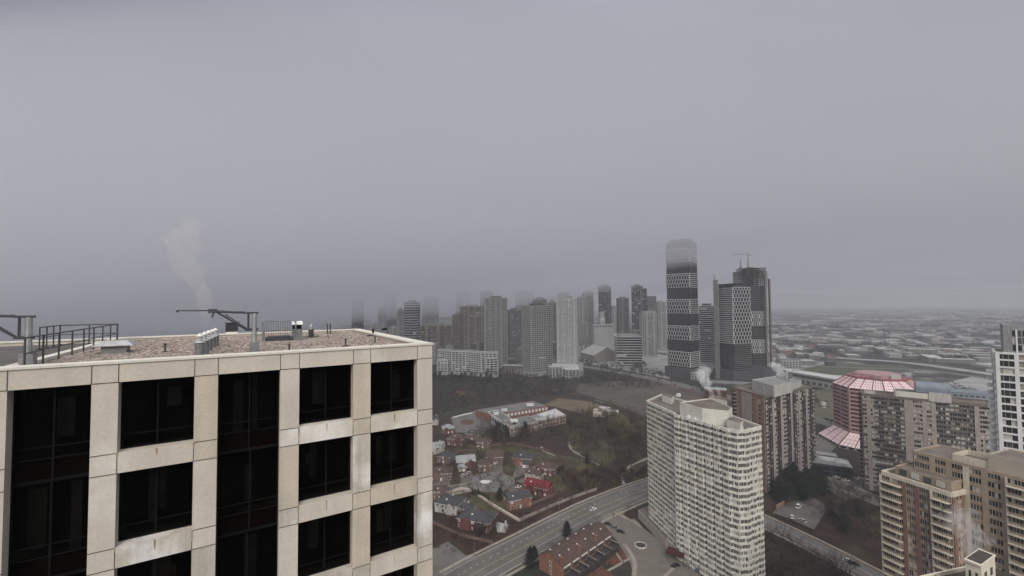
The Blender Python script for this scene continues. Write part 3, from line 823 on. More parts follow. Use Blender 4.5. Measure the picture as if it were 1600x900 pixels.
for (cx_, cy_, s_) in ((-16, 2, 2.2), (-8.5, 3, 1.8), (-8, -6, 2.6), (9, 3, 2)):
    mb = MB(); mb.obox(cx_, cy_, zF - 5.4, s_, s_*.7, 1.5, .2); mb.build('rooftop_unit', (whitem, galv_d)[int(s_*10) % 2], rF)
q0, q1, q2 = G(1506, 873, zF + 3.5), G(1533, 884, zF + 3.5), G(1556, 867, zF + 3.5); q3 = (q0[0]+q2[0]-q1[0], q0[1]+q2[1]-q1[1])
def lF(p): x, y = p[0]-F0[0], p[1]-F0[1]; c, s = math.cos(-.25), math.sin(-.25); return (x*c - y*s, x*s + y*c)
qs = [lF(q) for q in (q0, q1, q2, q3)]; qc = (sum(q[0] for q in qs)/4, sum(q[1] for q in qs)/4)
ins = [(qc[0]+(q[0]-qc[0])*.93, qc[1]+(q[1]-qc[1])*.93) for q in qs]; inn = [(qc[0]+(q[0]-qc[0])*.84, qc[1]+(q[1]-qc[1])*.84) for q in qs]
mb = MB(); mb.prism(ins, zF - 5, zF + 3); mb.prism(qs, zF + 3, zF + 3.5); mb.build('penthouse', creamw, rF)
mb = MB(); mb.prism(inn, zF + 3.5, zF + 3.56); mb.build('penthouse_roof', mat('dark_roof', (.07, .06, .05), .95), rF)
for (p, q) in ((ins[0], ins[1]), (ins[1], ins[2])):
    for t0 in (.2, .62):
        mb = MB(); a_ = (p[0]+(q[0]-p[0])*t0, p[1]+(q[1]-p[1])*t0); b_ = (p[0]+(q[0]-p[0])*(t0+.17), p[1]+(q[1]-p[1])*(t0+.17)); mb.slab(a_, b_, 0, .04, zF - .6, zF + 1.2); mb.build('window', G_MID, rF)
for k, (x, w) in enumerate(((-14, 7), (-7.5, 5), (9, 5))):
    mb = MB(); z = zF - 4.9; hh = 3.2 if k < 2 else 4.0
    mb.v += [(x, -6, z), (x+w, -6, z), (x+w, 3, z), (x, 3, z), (x+w/2, -6, z+hh), (x+w/2, 3, z+hh)]
    mb.f += [(0, 1, 4), (1, 2, 5, 4), (2, 3, 5), (3, 0, 4, 5)]; mb.m += [0, 1, 0, 1]
    mb.build('dormer', [creamw, MATS['dark_roof']], rF)

# --- pink octagonal office tower
cxG, cyG = GE(1362, 352)[0]*1.0, 372
def octo(r, cx=0, cy=0, cut=.42, rz=.62):
    P = []
    for (a, b) in ((1, -cut), (1, cut), (cut, 1), (-cut, 1), (-1, cut), (-1, -cut), (-cut, -1), (cut, -1)):
        x, y = a*r, b*r; P.append((cx + x*math.cos(rz) - y*math.sin(rz), cy + x*math.sin(rz) + y*math.cos(rz)))
    return P
GX, GY = GE(1371, 385)
rG = empty('office_tower', (GX, GY, 0), 'pink octagonal office tower with pale pink sloped skylights at its foot and crown', 'building')
RG = 29.0; hG = 50.0
mb = MB(); mb.prism(octo(RG), 0, hG, 0); mb.build('wall', winered, rG)
for k in range(12):
    z = 9 + k*3.42
    mb = MB(); O = octo(RG)
    for i in range(8): mb.slab(O[i], O[(i+1) % 8], 0, .5, z, z + 1.75)
    mb.build('floor_band', pinkm, rG)
mb = MB(); O = octo(RG)
for i in range(8):
    p, q = O[i], O[(i+1) % 8]; L = math.dist(p, q); n = max(1, round(L/13))
    for j in range(n + 1):
        a = min(max(j*L/n, .5), L - .5); ux, uy = (q[0]-p[0])/L, (q[1]-p[1])/L
        mb.slab((p[0]+ux*(a-.45), p[1]+uy*(a-.45)), (p[0]+ux*(a+.45), p[1]+uy*(a+.45)), .1, .62, 0, hG)
mb.build('pier', pinkm, rG)
def skirt(r0, z0, r1, z1, name, rib=6.0):
    O0, O1 = octo(r0), octo(r1)
    sk = MB(); rb = MB()
    for i in range(8):
        a, b, c, d = O0[i], O0[(i+1) % 8], O1[(i+1) % 8], O1[i]
        sk.poly([(*a, z0), (*b, z0), (*c, z1), (*d, z1)])
        L = math.dist(a, b); n = max(1, round(L/rib))
        for j in range(n + 1):
            t_ = j/n
            A = (a[0]+(b[0]-a[0])*t_, a[1]+(b[1]-a[1])*t_, z0 + .25); B = (d[0]+(c[0]-d[0])*t_, d[1]+(c[1]-d[1])*t_, z1 + .25)
            rb.tube(A, B, .42 if j in (0, n) else .3, n=4)
            if j < n:
                for s in (.25, .5, .75):
                    tt = (j + s)/n
                    rb.tube((a[0]+(b[0]-a[0])*tt, a[1]+(b[1]-a[1])*tt, z0 + .05), (d[0]+(c[0]-d[0])*tt, d[1]+(c[1]-d[1])*tt, z1 + .05), .1, n=4)
        for s in (.25, .5, .75):
            rb.tube((a[0]+(d[0]-a[0])*s, a[1]+(d[1]-a[1])*s, z0+(z1-z0)*s + .05), (b[0]+(c[0]-b[0])*s, b[1]+(c[1]-b[1])*s, z0+(z1-z0)*s + .05), .1, n=4)
    sk.build(name, pinkg, rG); rb.build('skylight_rib', maroon, rG)
skirt(RG + .7, hG + .3, RG - 8.5, hG + 7.5, 'crown_skylight', 8)
mb = MB(); mb.prism(octo(RG - 8.5), hG + 7, hG + 8.6, 0); mb.build('crown_wall', maroon, rG)
mb = MB(); O = octo(RG + .7)
for i in range(8): mb.slab(O[i], O[(i+1) % 8], -1, 1.05, hG, hG + .28)
mb.build('eave', pinkm, rG)
mb = MB(); mb.prism(octo(RG - 14), hG + 8.6, hG + 11.5, 0); mb.build('penthouse', pinkm, rG)
mb = MB(); mb.obox(-9, -13, hG + 8.6, 12, 5, 3.2, .62); mb.obox(-14, 2, hG + 8.6, 8, 6, 2.6, .62); mb.build('rooftop_unit', pinkm, rG)
mb = MB(); mb.obox(2, -15, hG + 8.6, 9, 3.2, 3.0, .1); mb.build('rooftop_unit', palec, rG)
skirt(RG + 11.5, 2.6, RG + .65, 12, 'foot_skylight', 11)
mb = MB(); mb.prism(octo(RG + 11), 0, 2.5, 0); mb.build('podium', palec, rG)
mb = MB(); O = octo(RG + 11.05)
for i in range(8):
    p, q = O[i], O[(i+1) % 8]; L = math.dist(p, q); n = int(L/5)
    for j in range(n):
        t0, t1 = (j+.15)/n, (j+.85)/n; mb.slab((p[0]+(q[0]-p[0])*t0, p[1]+(q[1]-p[1])*t0), (p[0]+(q[0]-p[0])*t1, p[1]+(q[1]-p[1])*t1), 0, .06, .4, 2.0)
mb.build('window', G_DARK, rG)
# ------------------------------------------------------------------ the far skyline
T_DK = mat('tower_dark', (.10, .10, .105), .5, var=.15, scale=.05)
T_MD = mat('tower_grey', (.23, .225, .22), .8, var=.12, scale=.05)
T_LT = mat('tower_pale', (.44, .435, .42), .8, var=.1, scale=.05)
T_BR = mat('tower_brown', (.27, .24, .21), .8, var=.1, scale=.05)
T_WH = mat('tower_white', (.68, .68, .67), .7, var=.05, scale=.05)
T_BL = mat('tower_bluegrey', (.11, .12, .135), .4, var=.15, scale=.05)
T_SL = mat('slab_raw_concrete', (.26, .25, .235), .9, var=.15, scale=.1)

def foot(x0, x1, Y, ratio=.75, rz=25):
    a, b = GE(x0, Y), GE(x1, Y); az = math.atan2((a[0]+b[0])/2, Y); w = (b[0]-a[0])*math.cos(az); r = abs(R(rz)); rz = rz - math.degrees(az)
    W = w/(math.cos(r) + ratio*math.sin(r)); D = W*ratio
    cx, cy_ = (a[0]+b[0])/2, Y + (W*math.sin(r) + D*math.cos(r))/2
    cx *= cy_/Y
    c, s = math.cos(R(rz)), math.sin(R(rz))
    return [(cx + x*c - y*s, cy_ + x*s + y*c) for x, y in ((-W/2, -D/2), (W/2, -D/2), (W/2, D/2), (-W/2, D/2))]

def far(x0, x1, yt, Y, label, wall, frame, style='grid', ratio=.75, rz=25, fh=3.0, cw=4.0, top=None, name='condo_tower', cat='building', w=(9, 1.5, .5, .4), topw=.5, second=None, podium=None):
    P = foot(x0, x1, Y, ratio, rz); h = ZT(yt, sum(p[1] for p in P)/4, (x0+x1)/2)
    fl = max(3, int(h/fh))
    st = {'grid': dict(cw=cw, pat='w', pw=1.0), 'vert': dict(cw=cw, pat='wwsw', pw=1.3, bd=.1), 'band': dict(cw=cw*1.5, pat='g', nopier=True, bh=.9),
          'dark': dict(cw=cw, pat='g', pw=.4, bh=.25, bd=.15), 'bal': dict(cw=cw, pat='wbgsgbw', pw=.6)}[style]
    e = {'*': st}
    if second: e[1] = {'grid': dict(cw=cw, pat='wsw', pw=1.0), 'band': dict(cw=cw*1.5, pat='g', nopier=True, bh=.9), 'bal': dict(cw=cw, pat='bgsgb', pw=.6)}[second]
    r = tower(name, label, cat, P, h, fl, e, [wall, frame, frame, frame, frame], sill=1.0, head=.3, depth=.4, weights=w, parts=False, mull=0, parapet=.6, roofmat=T_MD)
    cx, cy_ = sum(p[0] for p in P)/4, sum(p[1] for p in P)/4
    if top != 'none':
        tp = [(cx + (p[0]-cx)*topw, cy_ + (p[1]-cy_)*topw) for p in P]
        if top == 'point':
            mb = MB(); L = [local(r, cx + (p[0]-cx)*.95, cy_ + (p[1]-cy_)*.95) for p in P]
            for i in range(4): mb.poly([(*L[i], h+.5), (*L[(i+1) % 4], h+.5), (0, 0, h + 16)])
            mb.build('pointed_roof', frame, r)
        elif top == 'arch':
            mb = MB(); L = [local(r, cx + (p[0]-cx)*.8, cy_ + (p[1]-cy_)*.8) for p in P]
            mb.prism(L, h, h + 3); L2 = [(x*.7, y*.7) for x, y in L]; mb.prism(L2, h + 3, h + 5.5); L2 = [(x*.35, y*.35) for x, y in L]; mb.prism(L2, h + 5.5, h + 7); mb.build('crown', frame, r)
        else: roof_box(r, 'penthouse', tp, h, h + 4.5, wall if top != 'pale' else T_LT, T_MD)
    if podium:
        pd = [(cx + (p[0]-cx)*1.5, cy_ + (p[1]-cy_)*1.3) for p in P]; roof_box(r, 'podium', pd, 0, podium, frame, T_MD)
    return r

far(549, 568, 468, 1500, 'farthest left tower of the skyline, dark grey and fading into cloud', T_DK, T_DK, 'dark')
far(590, 603, 481, 1280, 'narrow pale slab tower just left of the cloud-topped twin tower', T_LT, T_LT, 'vert')
far(600, 620, 462, 1500, 'faint grey tower whose top is lost in cloud, third from the left of the skyline', T_MD, T_MD, 'grid', rz=-20)
far(620, 631, 484, 1150, 'slim dark tower with a curved white edge, left of the white striped one', T_DK, T_LT, 'grid')
far(631, 657, 472, 1100, 'dark tower with bold white horizontal stripes fading into cloud above the near roof corner', T_DK, T_WH, 'band', rz=-28, fh=6.5)
far(659, 686, 466, 1450, 'wide faint grey tower dissolving in cloud behind the brown mid-rise', T_MD, T_LT, 'grid', rz=15)
far(657, 706, 509, 930, 'lower brown apartment slab with a stepped roof right of the near roof corner', T_BR, T_BR, 'bal', ratio=.5, rz=-22)
far(714, 736, 457, 1500, 'faint slim tower rising behind the brown stepped twin towers', T_MD, T_LT, 'vert')
far(707, 722, 492, 1010, 'left lower wing tower of the brown stepped pair', T_BR, T_BR, 'grid', rz=-15)
far(719, 758, 479, 1000, 'broad brown tower with vertical ribs beside the striped grey one', T_BR, T_BR, 'vert', ratio=.6, rz=18, top='pale')
far(751, 772, 456, 1300, 'grey square-topped tower peeking out behind the ribbed grey-white one', T_MD, T_MD, 'grid')
far(757, 794, 466, 850, 'grey and white ribbed tower standing right of the brown broad one', T_MD, T_LT, 'vert', ratio=.8, rz=-25, cw=3.0)
far(793, 816, 484, 1050, 'plain grey tower between the ribbed tower and the dark gridded one', T_MD, T_MD, 'grid')
far(806, 836, 455, 1450, 'faint pale tower with a square crown, fading above the dark gridded tower', T_LT, T_LT, 'vert', rz=-15)
far(833, 856, 468, 1250, 'grey tower with a rounded crown right behind the dark gridded tower', T_MD, T_MD, 'grid', top='arch')
far(816, 864, 478, 745, 'dark tower with a tight white window grid standing at the wood edge', T_DK, T_LT, 'grid', ratio=.75, rz=30, cw=3.6, fh=3.6, w=(9, .6, .2, .2), podium=8)
far(857, 871, 474, 1350, 'slim grey tower with a pointed pyramid roof', T_MD, T_MD, 'vert', top='point')
far(873, 891, 458, 1420, 'faint dark tower top showing over the pale white-ribbed tower', T_MD, T_MD, 'dark')
far(871, 904, 467, 740, 'pale tower with white vertical ribs above a white podium', T_LT, T_WH, 'vert', ratio=.7, rz=-14, cw=2.6, podium=22)
far(903, 919, 465, 1250, 'left half of the faint pair of towers right of the white-ribbed one', T_LT, T_LT, 'vert')
far(911, 929, 457, 1300, 'taller right half of the faint pair of towers right of the white-ribbed one', T_MD, T_LT, 'vert', top='arch')
far(937, 957, 448, 1180, 'smooth dark grey tower with a stepped round crown above the clock tower', T_BL, T_MD, 'dark', top='arch', rz=-20)
far(965, 985, 466, 1200, 'brown ribbed tower standing alone right of the clock tower', T_BR, T_MD, 'vert', rz=20)
far(989, 1007, 447, 1130, 'tallest dark tower of the cluster left of the banded black and white tower', T_DK, T_MD, 'dark', rz=-20)
far(1004, 1013, 451, 1190, 'narrow dark tower attached behind the tallest dark one', T_DK, T_DK, 'dark', top='none')
far(1011, 1028, 463, 1250, 'square-topped grey tower second from the banded tower', T_MD, T_MD, 'grid', top='none')
far(1026, 1043, 472, 1150, 'pale grey tower with a white top edge, touching the banded tower', T_LT, T_LT, 'vert', top='pale')
far(1001, 1028, 489, 1000, 'low pale office block with a light cap in front of the dark cluster', T_LT, T_LT, 'vert', rz=15, top='pale', topw=.9)
far(504, 514, 492, 2300, 'tiny pale far tower left of the skyline, seen just over the near roof', T_LT, T_LT, 'grid', top='none')
# white mid-rise offices and crescent
far(960, 1004, 525, 850, 'white office block ringed with dark window bands among the parked cars', T_DK, T_WH, 'band', ratio=.8, rz=8, fh=5.2, top='pale', topw=.8, name='office_block')

# crescent shaped white apartment building, three wings
def wing(pts, yt, Y, label): pass
Yc = 790
rc_pts = [GE(684, 800), GE(706, 775), GE(728, 770), GE(752, 750), GE(776, 745), GE(779, 765), GE(755, 772), GE(731, 792), GE(708, 798), GE(688, 822)]
tower('apartment_block', 'white curved mid-rise apartment block with rows of dark windows at the wood edge', 'building', rc_pts, ZT(549, 775, 730), 10,
      {'*': dict(cw=6, pat='ww', pw=1.1)}, [T_LT, T_WH, T_WH, T_WH, T_WH], sill=1.1, head=.4, depth=.4, weights=(9, 2, .5, .5), parts=False, mull=0, roofmat=T_MD, bandmat=1)
tower('apartment_block', 'lower stepped white wing at the left end of the curved white block', 'building', foot(683, 701, 770, .6, -10), ZT(562, 780, 690), 7,
      {'*': dict(cw=6, pat='w', pw=1.1)}, [T_LT, T_WH, T_WH, T_WH, T_WH], sill=1.0, head=.3, depth=.4, weights=(9, 2, .5, .5), parts=False, mull=0, roofmat=T_MD)
tower('apartment_block', 'lower stepped white wing at the right end of the curved white block', 'building', foot(757, 778, 738, .6, 12), ZT(559, 750, 768), 7,
      {'*': dict(cw=6, pat='w', pw=1.1)}, [T_LT, T_WH, T_WH, T_WH, T_WH], sill=1.0, head=.3, depth=.4, weights=(9, 2, .5, .5), parts=False, mull=0, roofmat=T_MD)

# civic centre: clock tower and long gabled block
x, y = GE(942, 1150); r = empty('clock_tower', (x, y, 0), 'pale square clock tower of the civic centre with a stepped cap', 'tower')
zt = ZT(487, 1150, 942); mb = MB(); mb.box(-7, -7, 0, 7, 7, zt - 14); mb.box(-5, -5, zt - 14, 5, 5, zt - 6); mb.box(-6, -6, zt - 6, 6, 6, zt); mb.build('shaft', T_LT, r)
mb = MB(); mb.tube((0, -7.1, zt - 20), (0, -7.6, zt - 20), 4, n=16); mb.build('clock_face', T_WH, r)
x, y = GE(943, 1080); r = empty('civic_block', (x, y, 0), 'pale blocky civic building with a dark top row, in front of the clock tower', 'building')
mb = MB(); mb.box(-24, -12, 0, 24, 14, ZT(508, 1080)); mb.build('wall', T_LT, r)
mb = MB()
for k in range(7): mb.box(-22 + k*6.6, -12.2, ZT(508, 1080) - 6, -18 + k*6.6, -12.01, ZT(508, 1080) - 2)
mb.build('window', T_DK, r)
def gable(name, cx, cy_, w, d, hw, hr, rz, wallm, roofm, label, cat='building', over=.6, parent=None):
    r = empty(name, (cx, cy_, 0), label, cat, rz=rz)
    mb = MB(); mb.v += [(-w/2, -d/2, 0), (w/2, -d/2, 0), (w/2, d/2, 0), (-w/2, d/2, 0), (-w/2, -d/2, hw), (w/2, -d/2, hw), (w/2, d/2, hw), (-w/2, d/2, hw), (0, -d/2, hr), (0, d/2, hr)]
    mb.f += [(0, 1, 5, 8, 4), (2, 3, 7, 9, 6), (1, 2, 6, 5), (3, 0, 4, 7)]; mb.m += [0]*4; mb.build('wall', wallm, r)
    mb = MB(); o = over; s = (hr - hw)/(w/2)
    for sg in (-1, 1):
        a = (sg*(w/2+o), -d/2-o, hw - s*o + .05); b = (sg*(w/2+o), d/2+o, hw - s*o + .05); c = (0, d/2+o, hr + .05); e_ = (0, -d/2-o, hr + .05)
        q = [a, b, c, e_] if sg > 0 else [e_, c, b, a]
        mb.hexa(q, [(p[0], p[1], p[2] + .2) for p in q])
    mb.build('roof', roofm, r); return r
x, y = GE(938, 960); gable('civic_hall', x, y, 62, 70, 14, 30, .25, T_BR, T_LT, 'wide gabled civic hall with a pale roof edge, left of the white office block')

# --- the banded black and white tower and its neighbours
def stag(mb, p, q, z0, z1, n, fh, t=.55, off=.45):
    """white vertical bars staggered every two floors with thin floor lines"""
    L = math.dist(p, q); ux, uy = (q[0]-p[0])/L, (q[1]-p[1])/L; k = 0; z = z0
    while z < z1 - .1:
        ze = min(z + 2*fh, z1); sh = .5 if k % 2 else 0
        mb.slab(p, q, 0, off - .06, z - .25, z + .25)
        for j in range(n + 1):
            a = (j + sh)*L/n
            if a > L: continue
            a = min(max(a, t), L - t); mb.slab((p[0]+ux*(a-t), p[1]+uy*(a-t)), (p[0]+ux*(a+t), p[1]+uy*(a+t)), 0, off, z, ze)
        z = ze; k += 1
    mb.slab(p, q, 0, off + .05, z1 - .5, z1 + .5)
def lines(mb, p, q, z0, z1, fh, off=.45, hh=.5, ends=True):
    z = z0
    while z < z1 + .1: mb.slab(p, q, 0, off, z - hh, z + hh); z += fh
    if ends:
        L = math.dist(p, q); ux, uy = (q[0]-p[0])/L, (q[1]-p[1])/L
        mb.slab(p, (p[0]+ux*1.2, p[1]+uy*1.2), 0, off + .05, z0, z1); mb.slab((q[0]-ux*1.2, q[1]-uy*1.2), q, 0, off + .05, z0, z1)

Pm = foot(1044, 1094, 715, .7, -30)
hm = ZT(379, 735, 1068); cxm, cym = sum(p[0] for p in Pm)/4, sum(p[1] for p in Pm)/4
r = empty('condo_tower', (cxm, cym, 0), 'very tall tower of alternating black and white patterned bands, its top in cloud', 'building')
Yf = 728
def twist(z): return R(-6 + 14*z/hm)*.55
def TP(z, s=1.0): 
    a = twist(z); c, q = math.cos(a), math.sin(a)
    return [((p[0]-cxm)*c*s - (p[1]-cym)*q*s, (p[0]-cxm)*q*s + (p[1]-cym)*c*s) for p in Pm]
edges_px = [(389, 409), (428, 449), (468, 489), (509, 530), (549, 571)]
zs_ = sorted([(ZT(b, Yf, 1068), ZT(a, Yf, 1068)) for a, b in edges_px])
lv = [0]
for a, b in zs_: lv += [a, b]
lv.append(hm)
mb = MB()
for i, (z0, z1) in enumerate(zip(lv, lv[1:])):
    gl_ = MB(); wf = MB()
    white = i % 2 == 1
    P_ = TP((z0+z1)/2, 1.03 if white else 1.0); mb.prism(P_, z0, z1)
    n = max(2, round((z1-z0)/3.05)); f = (z1-z0)/n
    if white:
        stag(wf, P_[0], P_[1], z0, z1, 9, f, .38); lines(wf, P_[1], P_[2], z0, z1, f); stag(wf, P_[2], P_[3], z0, z1, 7, f); lines(wf, P_[3], P_[0], z0, z1, f)
    else:
        for e_ in range(4): 
            lines(gl_, P_[e_], P_[(e_+1) % 4], z0 + f, z1 - f, f, .15, .2, False)
            L = math.dist(P_[e_], P_[(e_+1) % 4]); q = round(L/3.3); p, s_ = P_[e_], P_[(e_+1) % 4]
            for j in range(1, q): 
                a = (p[0]+(s_[0]-p[0])*j/q, p[1]+(s_[1]-p[1])*j/q); b = (p[0]+(s_[0]-p[0])*(j+.12)/q, p[1]+(s_[1]-p[1])*(j+.12)/q); gl_.slab(a, b, 0, .2, z0, z1)
    (wf if white else gl_).build('white_lattice' if white else 'mullion_grid', T_WH if white else T_DK, r)
mb.build('wall', G_DARK, r)
mb = MB(); mb.prism(TP(hm, .8), hm, hm + 5); mb.build('penthouse', T_MD, r)
mb = MB(); mb.prism(TP(0, 1.25), 0, 16); mb.build('podium', T_DK, r)

# short one with white floor lines between them
far(1092, 1122, 478, 790, 'shorter dark tower with thin white floor lines between the two patterned towers', T_DK, T_WH, 'band', ratio=.8, rz=-12, fh=3.6, podium=14)

Pn = foot(1125, 1176, 690, .85, 46); cxm, cym = sum(p[0] for p in Pn)/4, sum(p[1] for p in Pn)/4
Yf = 700; h1 = ZT(443, Yf, 1150); r = empty('condo_tower', (cxm, cym, 0), 'unfinished tower with white lattice on top and dark glass below, bare core on its left', 'building')
P_ = [local(r, *p) for p in Pn]
zw0, zw1 = ZT(536, Yf, 1150), ZT(449, Yf, 1150)
mb = MB(); mb.prism(P_, 0, h1); mb.build('wall', G_DARK, r)
Q_ = [(x*1.03, y*1.03) for x, y in P_]
mb = MB(); mb.prism(Q_, zw0, zw1); mb.build('upper_wall', G_DARK, r)
wf = MB(); f = 3.05
lines(wf, Q_[3], Q_[0], zw0, zw1, f); lines(wf, Q_[0], Q_[1], zw0, zw1, f, ends=True) if False else stag(wf, Q_[0], Q_[1], zw0, zw1, 6, f)
stag(wf, Q_[2], Q_[3], zw0, zw1, 6, f); lines(wf, Q_[1], Q_[2], zw0, zw1, f); wf.build('white_lattice', T_WH, r)
gl_ = MB()
for e_ in range(4): lines(gl_, P_[e_], P_[(e_+1) % 4], 8, zw0 - 1, 3.05, .3, .35 if e_ in (0,) else .15, False)
gl_.build('mullion_grid', T_MD, r)
mb = MB(); x0_ = local(r, *GE(1119, 712)); mb.obox(x0_[0] + 3, x0_[1], 0, 4, 6, ZT(437, 705, 1122), R(38)); mb.build('bare_core', T_SL, r)
mb = MB(); mb.prism([(x*1.5, y*1.3) for x, y in P_], 0, 15); mb.build('podium', T_DK, r)
mb = MB(); mb.tube((x0_[0] + 1, x0_[1], 0), (x0_[0] + 1, x0_[1], ZT(428, 705, 1122)), .7, n=4); mb.build('hoist_mast', T_MD, r)

# rear round tower under construction with crane
cx_, cy_ = GE(1176, 760); rad = (GE(1202, 760)[0]-GE(1150, 760)[0])/2*.96
r = empty('condo_tower', (cx_, cy_, 0), 'rounded tower under construction with open concrete floors on top', 'building')
def ngon(rr, n=16, ph=0): return [(rr*math.cos(2*math.pi*i/n + ph), rr*math.sin(2*math.pi*i/n + ph)) for i in range(n)]
zo = ZT(447, 745, 1175); ztp = ZT(419, 745, 1175)
mb = MB(); mb.prism(ngon(rad*.93), 0, zo); mb.build('wall', G_DARK, r)
gl_ = MB(); O = ngon(rad*.93)
for i in range(16): lines(gl_, O[i], O[(i+1) % 16], 6, zo, 3.05, .3, .3, False)
gl_.build('floor_band', T_MD, r)
wf = MB(); O = ngon(rad*.95)
for (ya, yb) in ((508, 487), (550, 530)):
    for i in range(16): stag(wf, O[i], O[(i+1) % 16], ZT(ya, 745, 1175), ZT(yb, 745, 1175), 3, 3.05)
wf.build('white_lattice', T_WH, r)
mb = MB(); z = zo
while z < ztp: mb.prism(ngon(rad*(1.0 if z < ztp - 5 else .8)), z, z + .45); z += 3.05
for k in range(16):
    for q in (.9, .45): x, y = q*rad*math.cos(k*.3927 + .2), q*rad*math.sin(k*.3927 + .2); mb.obox(x, y, zo, .8, .8, ztp - zo - 6)
mb.obox(0, 0, zo, 9, 9, ztp - zo + 3, .4); mb.build('open_floor', T_SL, r)
mb = MB(); mb.box(rad*.3, -rad*1.12, 0, rad*.3 + 2.2, -rad*.98, ztp); mb.box(rad*.9, -rad*.55, 0, rad*.9 + 2, -rad*.4, zo + 12); mb.build('hoist', T_BR, r)
mb = MB(); mb.prism(ngon(rad*1.3), 0, 17); mb.build('podium', T_DK, r)
xm, ym = GE(1174, 752); r = empty('tower_crane', (xm, ym, 0), 'thin tower crane standing over the round unfinished tower', 'crane')
zc = ZT(397, 750, 1174)
mb = MB(); mb.tube((0, 0, ztp - 8), (0, 0, zc + 4), 1.0, n=4); mb.build('mast', T_MD, r)
mb = MB(); mb.tube((3, 0, zc), (-26, 0, zc), .7, n=4); mb.tube((0, 0, zc + 4), (-20, 0, zc + .5), .25, n=4); mb.tube((0, 0, zc + 4), (3, 0, zc), .25, n=4); mb.build('jib', T_MD, r)
mb = MB(); mb.box(2, -1, zc - 2.5, 5, 1, zc - .5); mb.build('counterweight', T_SL, r)
xm, ym = GE(1162, 750); mb = MB(); mb.tube((0, 0, ztp - 8), (0, 0, ZT(405, 750, 1162)), .9, n=4); mb.box(-1.6, -1.6, ztp - 1, 1.6, 1.6, ztp + 3)
o = mb.build('crane_mast', T_MD); o.location = (xm, ym, 0); tag(o, 'bare crane mast without a jib left of the tower crane', 'crane')
# more mid-rise blocks filling the feet of the skyline
rm_ = random.Random(21)
side = ('far left', 'left', 'centre left', 'centre', 'right')
blks = sorted(((664, 12, 530, 1010), (676, 14, 536, 900), (693, 14, 524, 980), (703, 12, 540, 880), (745, 20, 535, 900), (768, 14, 548, 860), (800, 16, 528, 1150), (812, 10, 545, 900), (846, 10, 520, 1250), (866, 8, 535, 950), (908, 12, 540, 1050), (915, 12, 505, 1250), (893, 10, 515, 1150), (920, 16, 528, 1120), (953, 12, 505, 1500), (978, 10, 500, 1600), (1020, 14, 512, 1400), (1036, 12, 520, 1250), (590, 16, 505, 1500), (615, 14, 512, 1250), (642, 14, 510, 1300), (575, 12, 500, 1800), (700, 12, 500, 1700), (742, 10, 470, 1900), (786, 10, 474, 1800), (926, 9, 470, 1900), (960, 9, 478, 1900)))
ORD = 'first second third fourth fifth sixth seventh eighth ninth tenth eleventh twelfth thirteenth fourteenth fifteenth sixteenth seventeenth eighteenth nineteenth twentieth twenty-first twenty-second twenty-third twenty-fourth twenty-fifth twenty-sixth twenty-seventh'.split()
for k, (px, wpx, yt, Y) in enumerate(blks):
    far(px - wpx/2, px + wpx/2, yt, Y, 'hazy ' + ORD[k] + ' lower block from the left among the skyline, ' + ('seen just over the near roof' if px < 655 else 'above the white curved block' if px < 780 else 'behind the dark gridded tower' if px < 870 else 'near the clock tower' if px < 965 else 'left of the banded tower'),
        rm_.choice((T_LT, T_MD, T_BR)), rm_.choice((T_LT, T_WH, T_MD)), rm_.choice(('grid', 'vert', 'bal')), ratio=rm_.uniform(.6, 1), rz=rm_.uniform(-30, 30), name='apartment_block')
# ------------------------------------------------------------------ roads, lots, fields
asph = mat('asphalt', (.125, .118, .108), .9, var=.18, scale=.12, var2=.1, scale2=1.2, alt=(.16, .15, .14), altlo=.5, althi=.7)
asph_p = mat('worn_paving', (.17, .165, .155), .9, var=.15, scale=.1, var2=.1, scale2=1)
walkc = mat('pavement_concrete', (.30, .265, .22), .9, var=.15, scale=.3)
paint = mat('road_paint', (.55, .55, .52), .8, var=.2, scale=1)
ypaint = mat('yellow_paint', (.55, .40, .12), .8, var=.2, scale=1)
litter = mat('leaf_litter', (.034, .016, .012), .95, var=.4, scale=.12, var2=.4, scale2=1.2, alt=(.055, .045, .025), altlo=.5, althi=.7)
lawn = mat('winter_lawn', (.075, .068, .03), .95, var=.3, scale=.08, var2=.25, scale2=.7, alt=(.05, .026, .02), altlo=.46, althi=.56)
dirt = mat('brown_field', (.10, .085, .07), .95, var=.3, scale=.03, var2=.2, scale2=.3, alt=(.14, .10, .08), altlo=.52, althi=.66)
green = mat('green_field', (.09, .10, .06), .95, var=.2, scale=.03, var2=.15, scale2=.3)
turf = mat('school_field', (.16, .12, .075), .95, var=.25, scale=.05, var2=.2, scale2=.5)
palelot = mat('pale_lot', (.40, .395, .38), .9, var=.2, scale=.03, var2=.15, scale2=.3)
W2 = lambda pts: [G(*p) for p in pts]

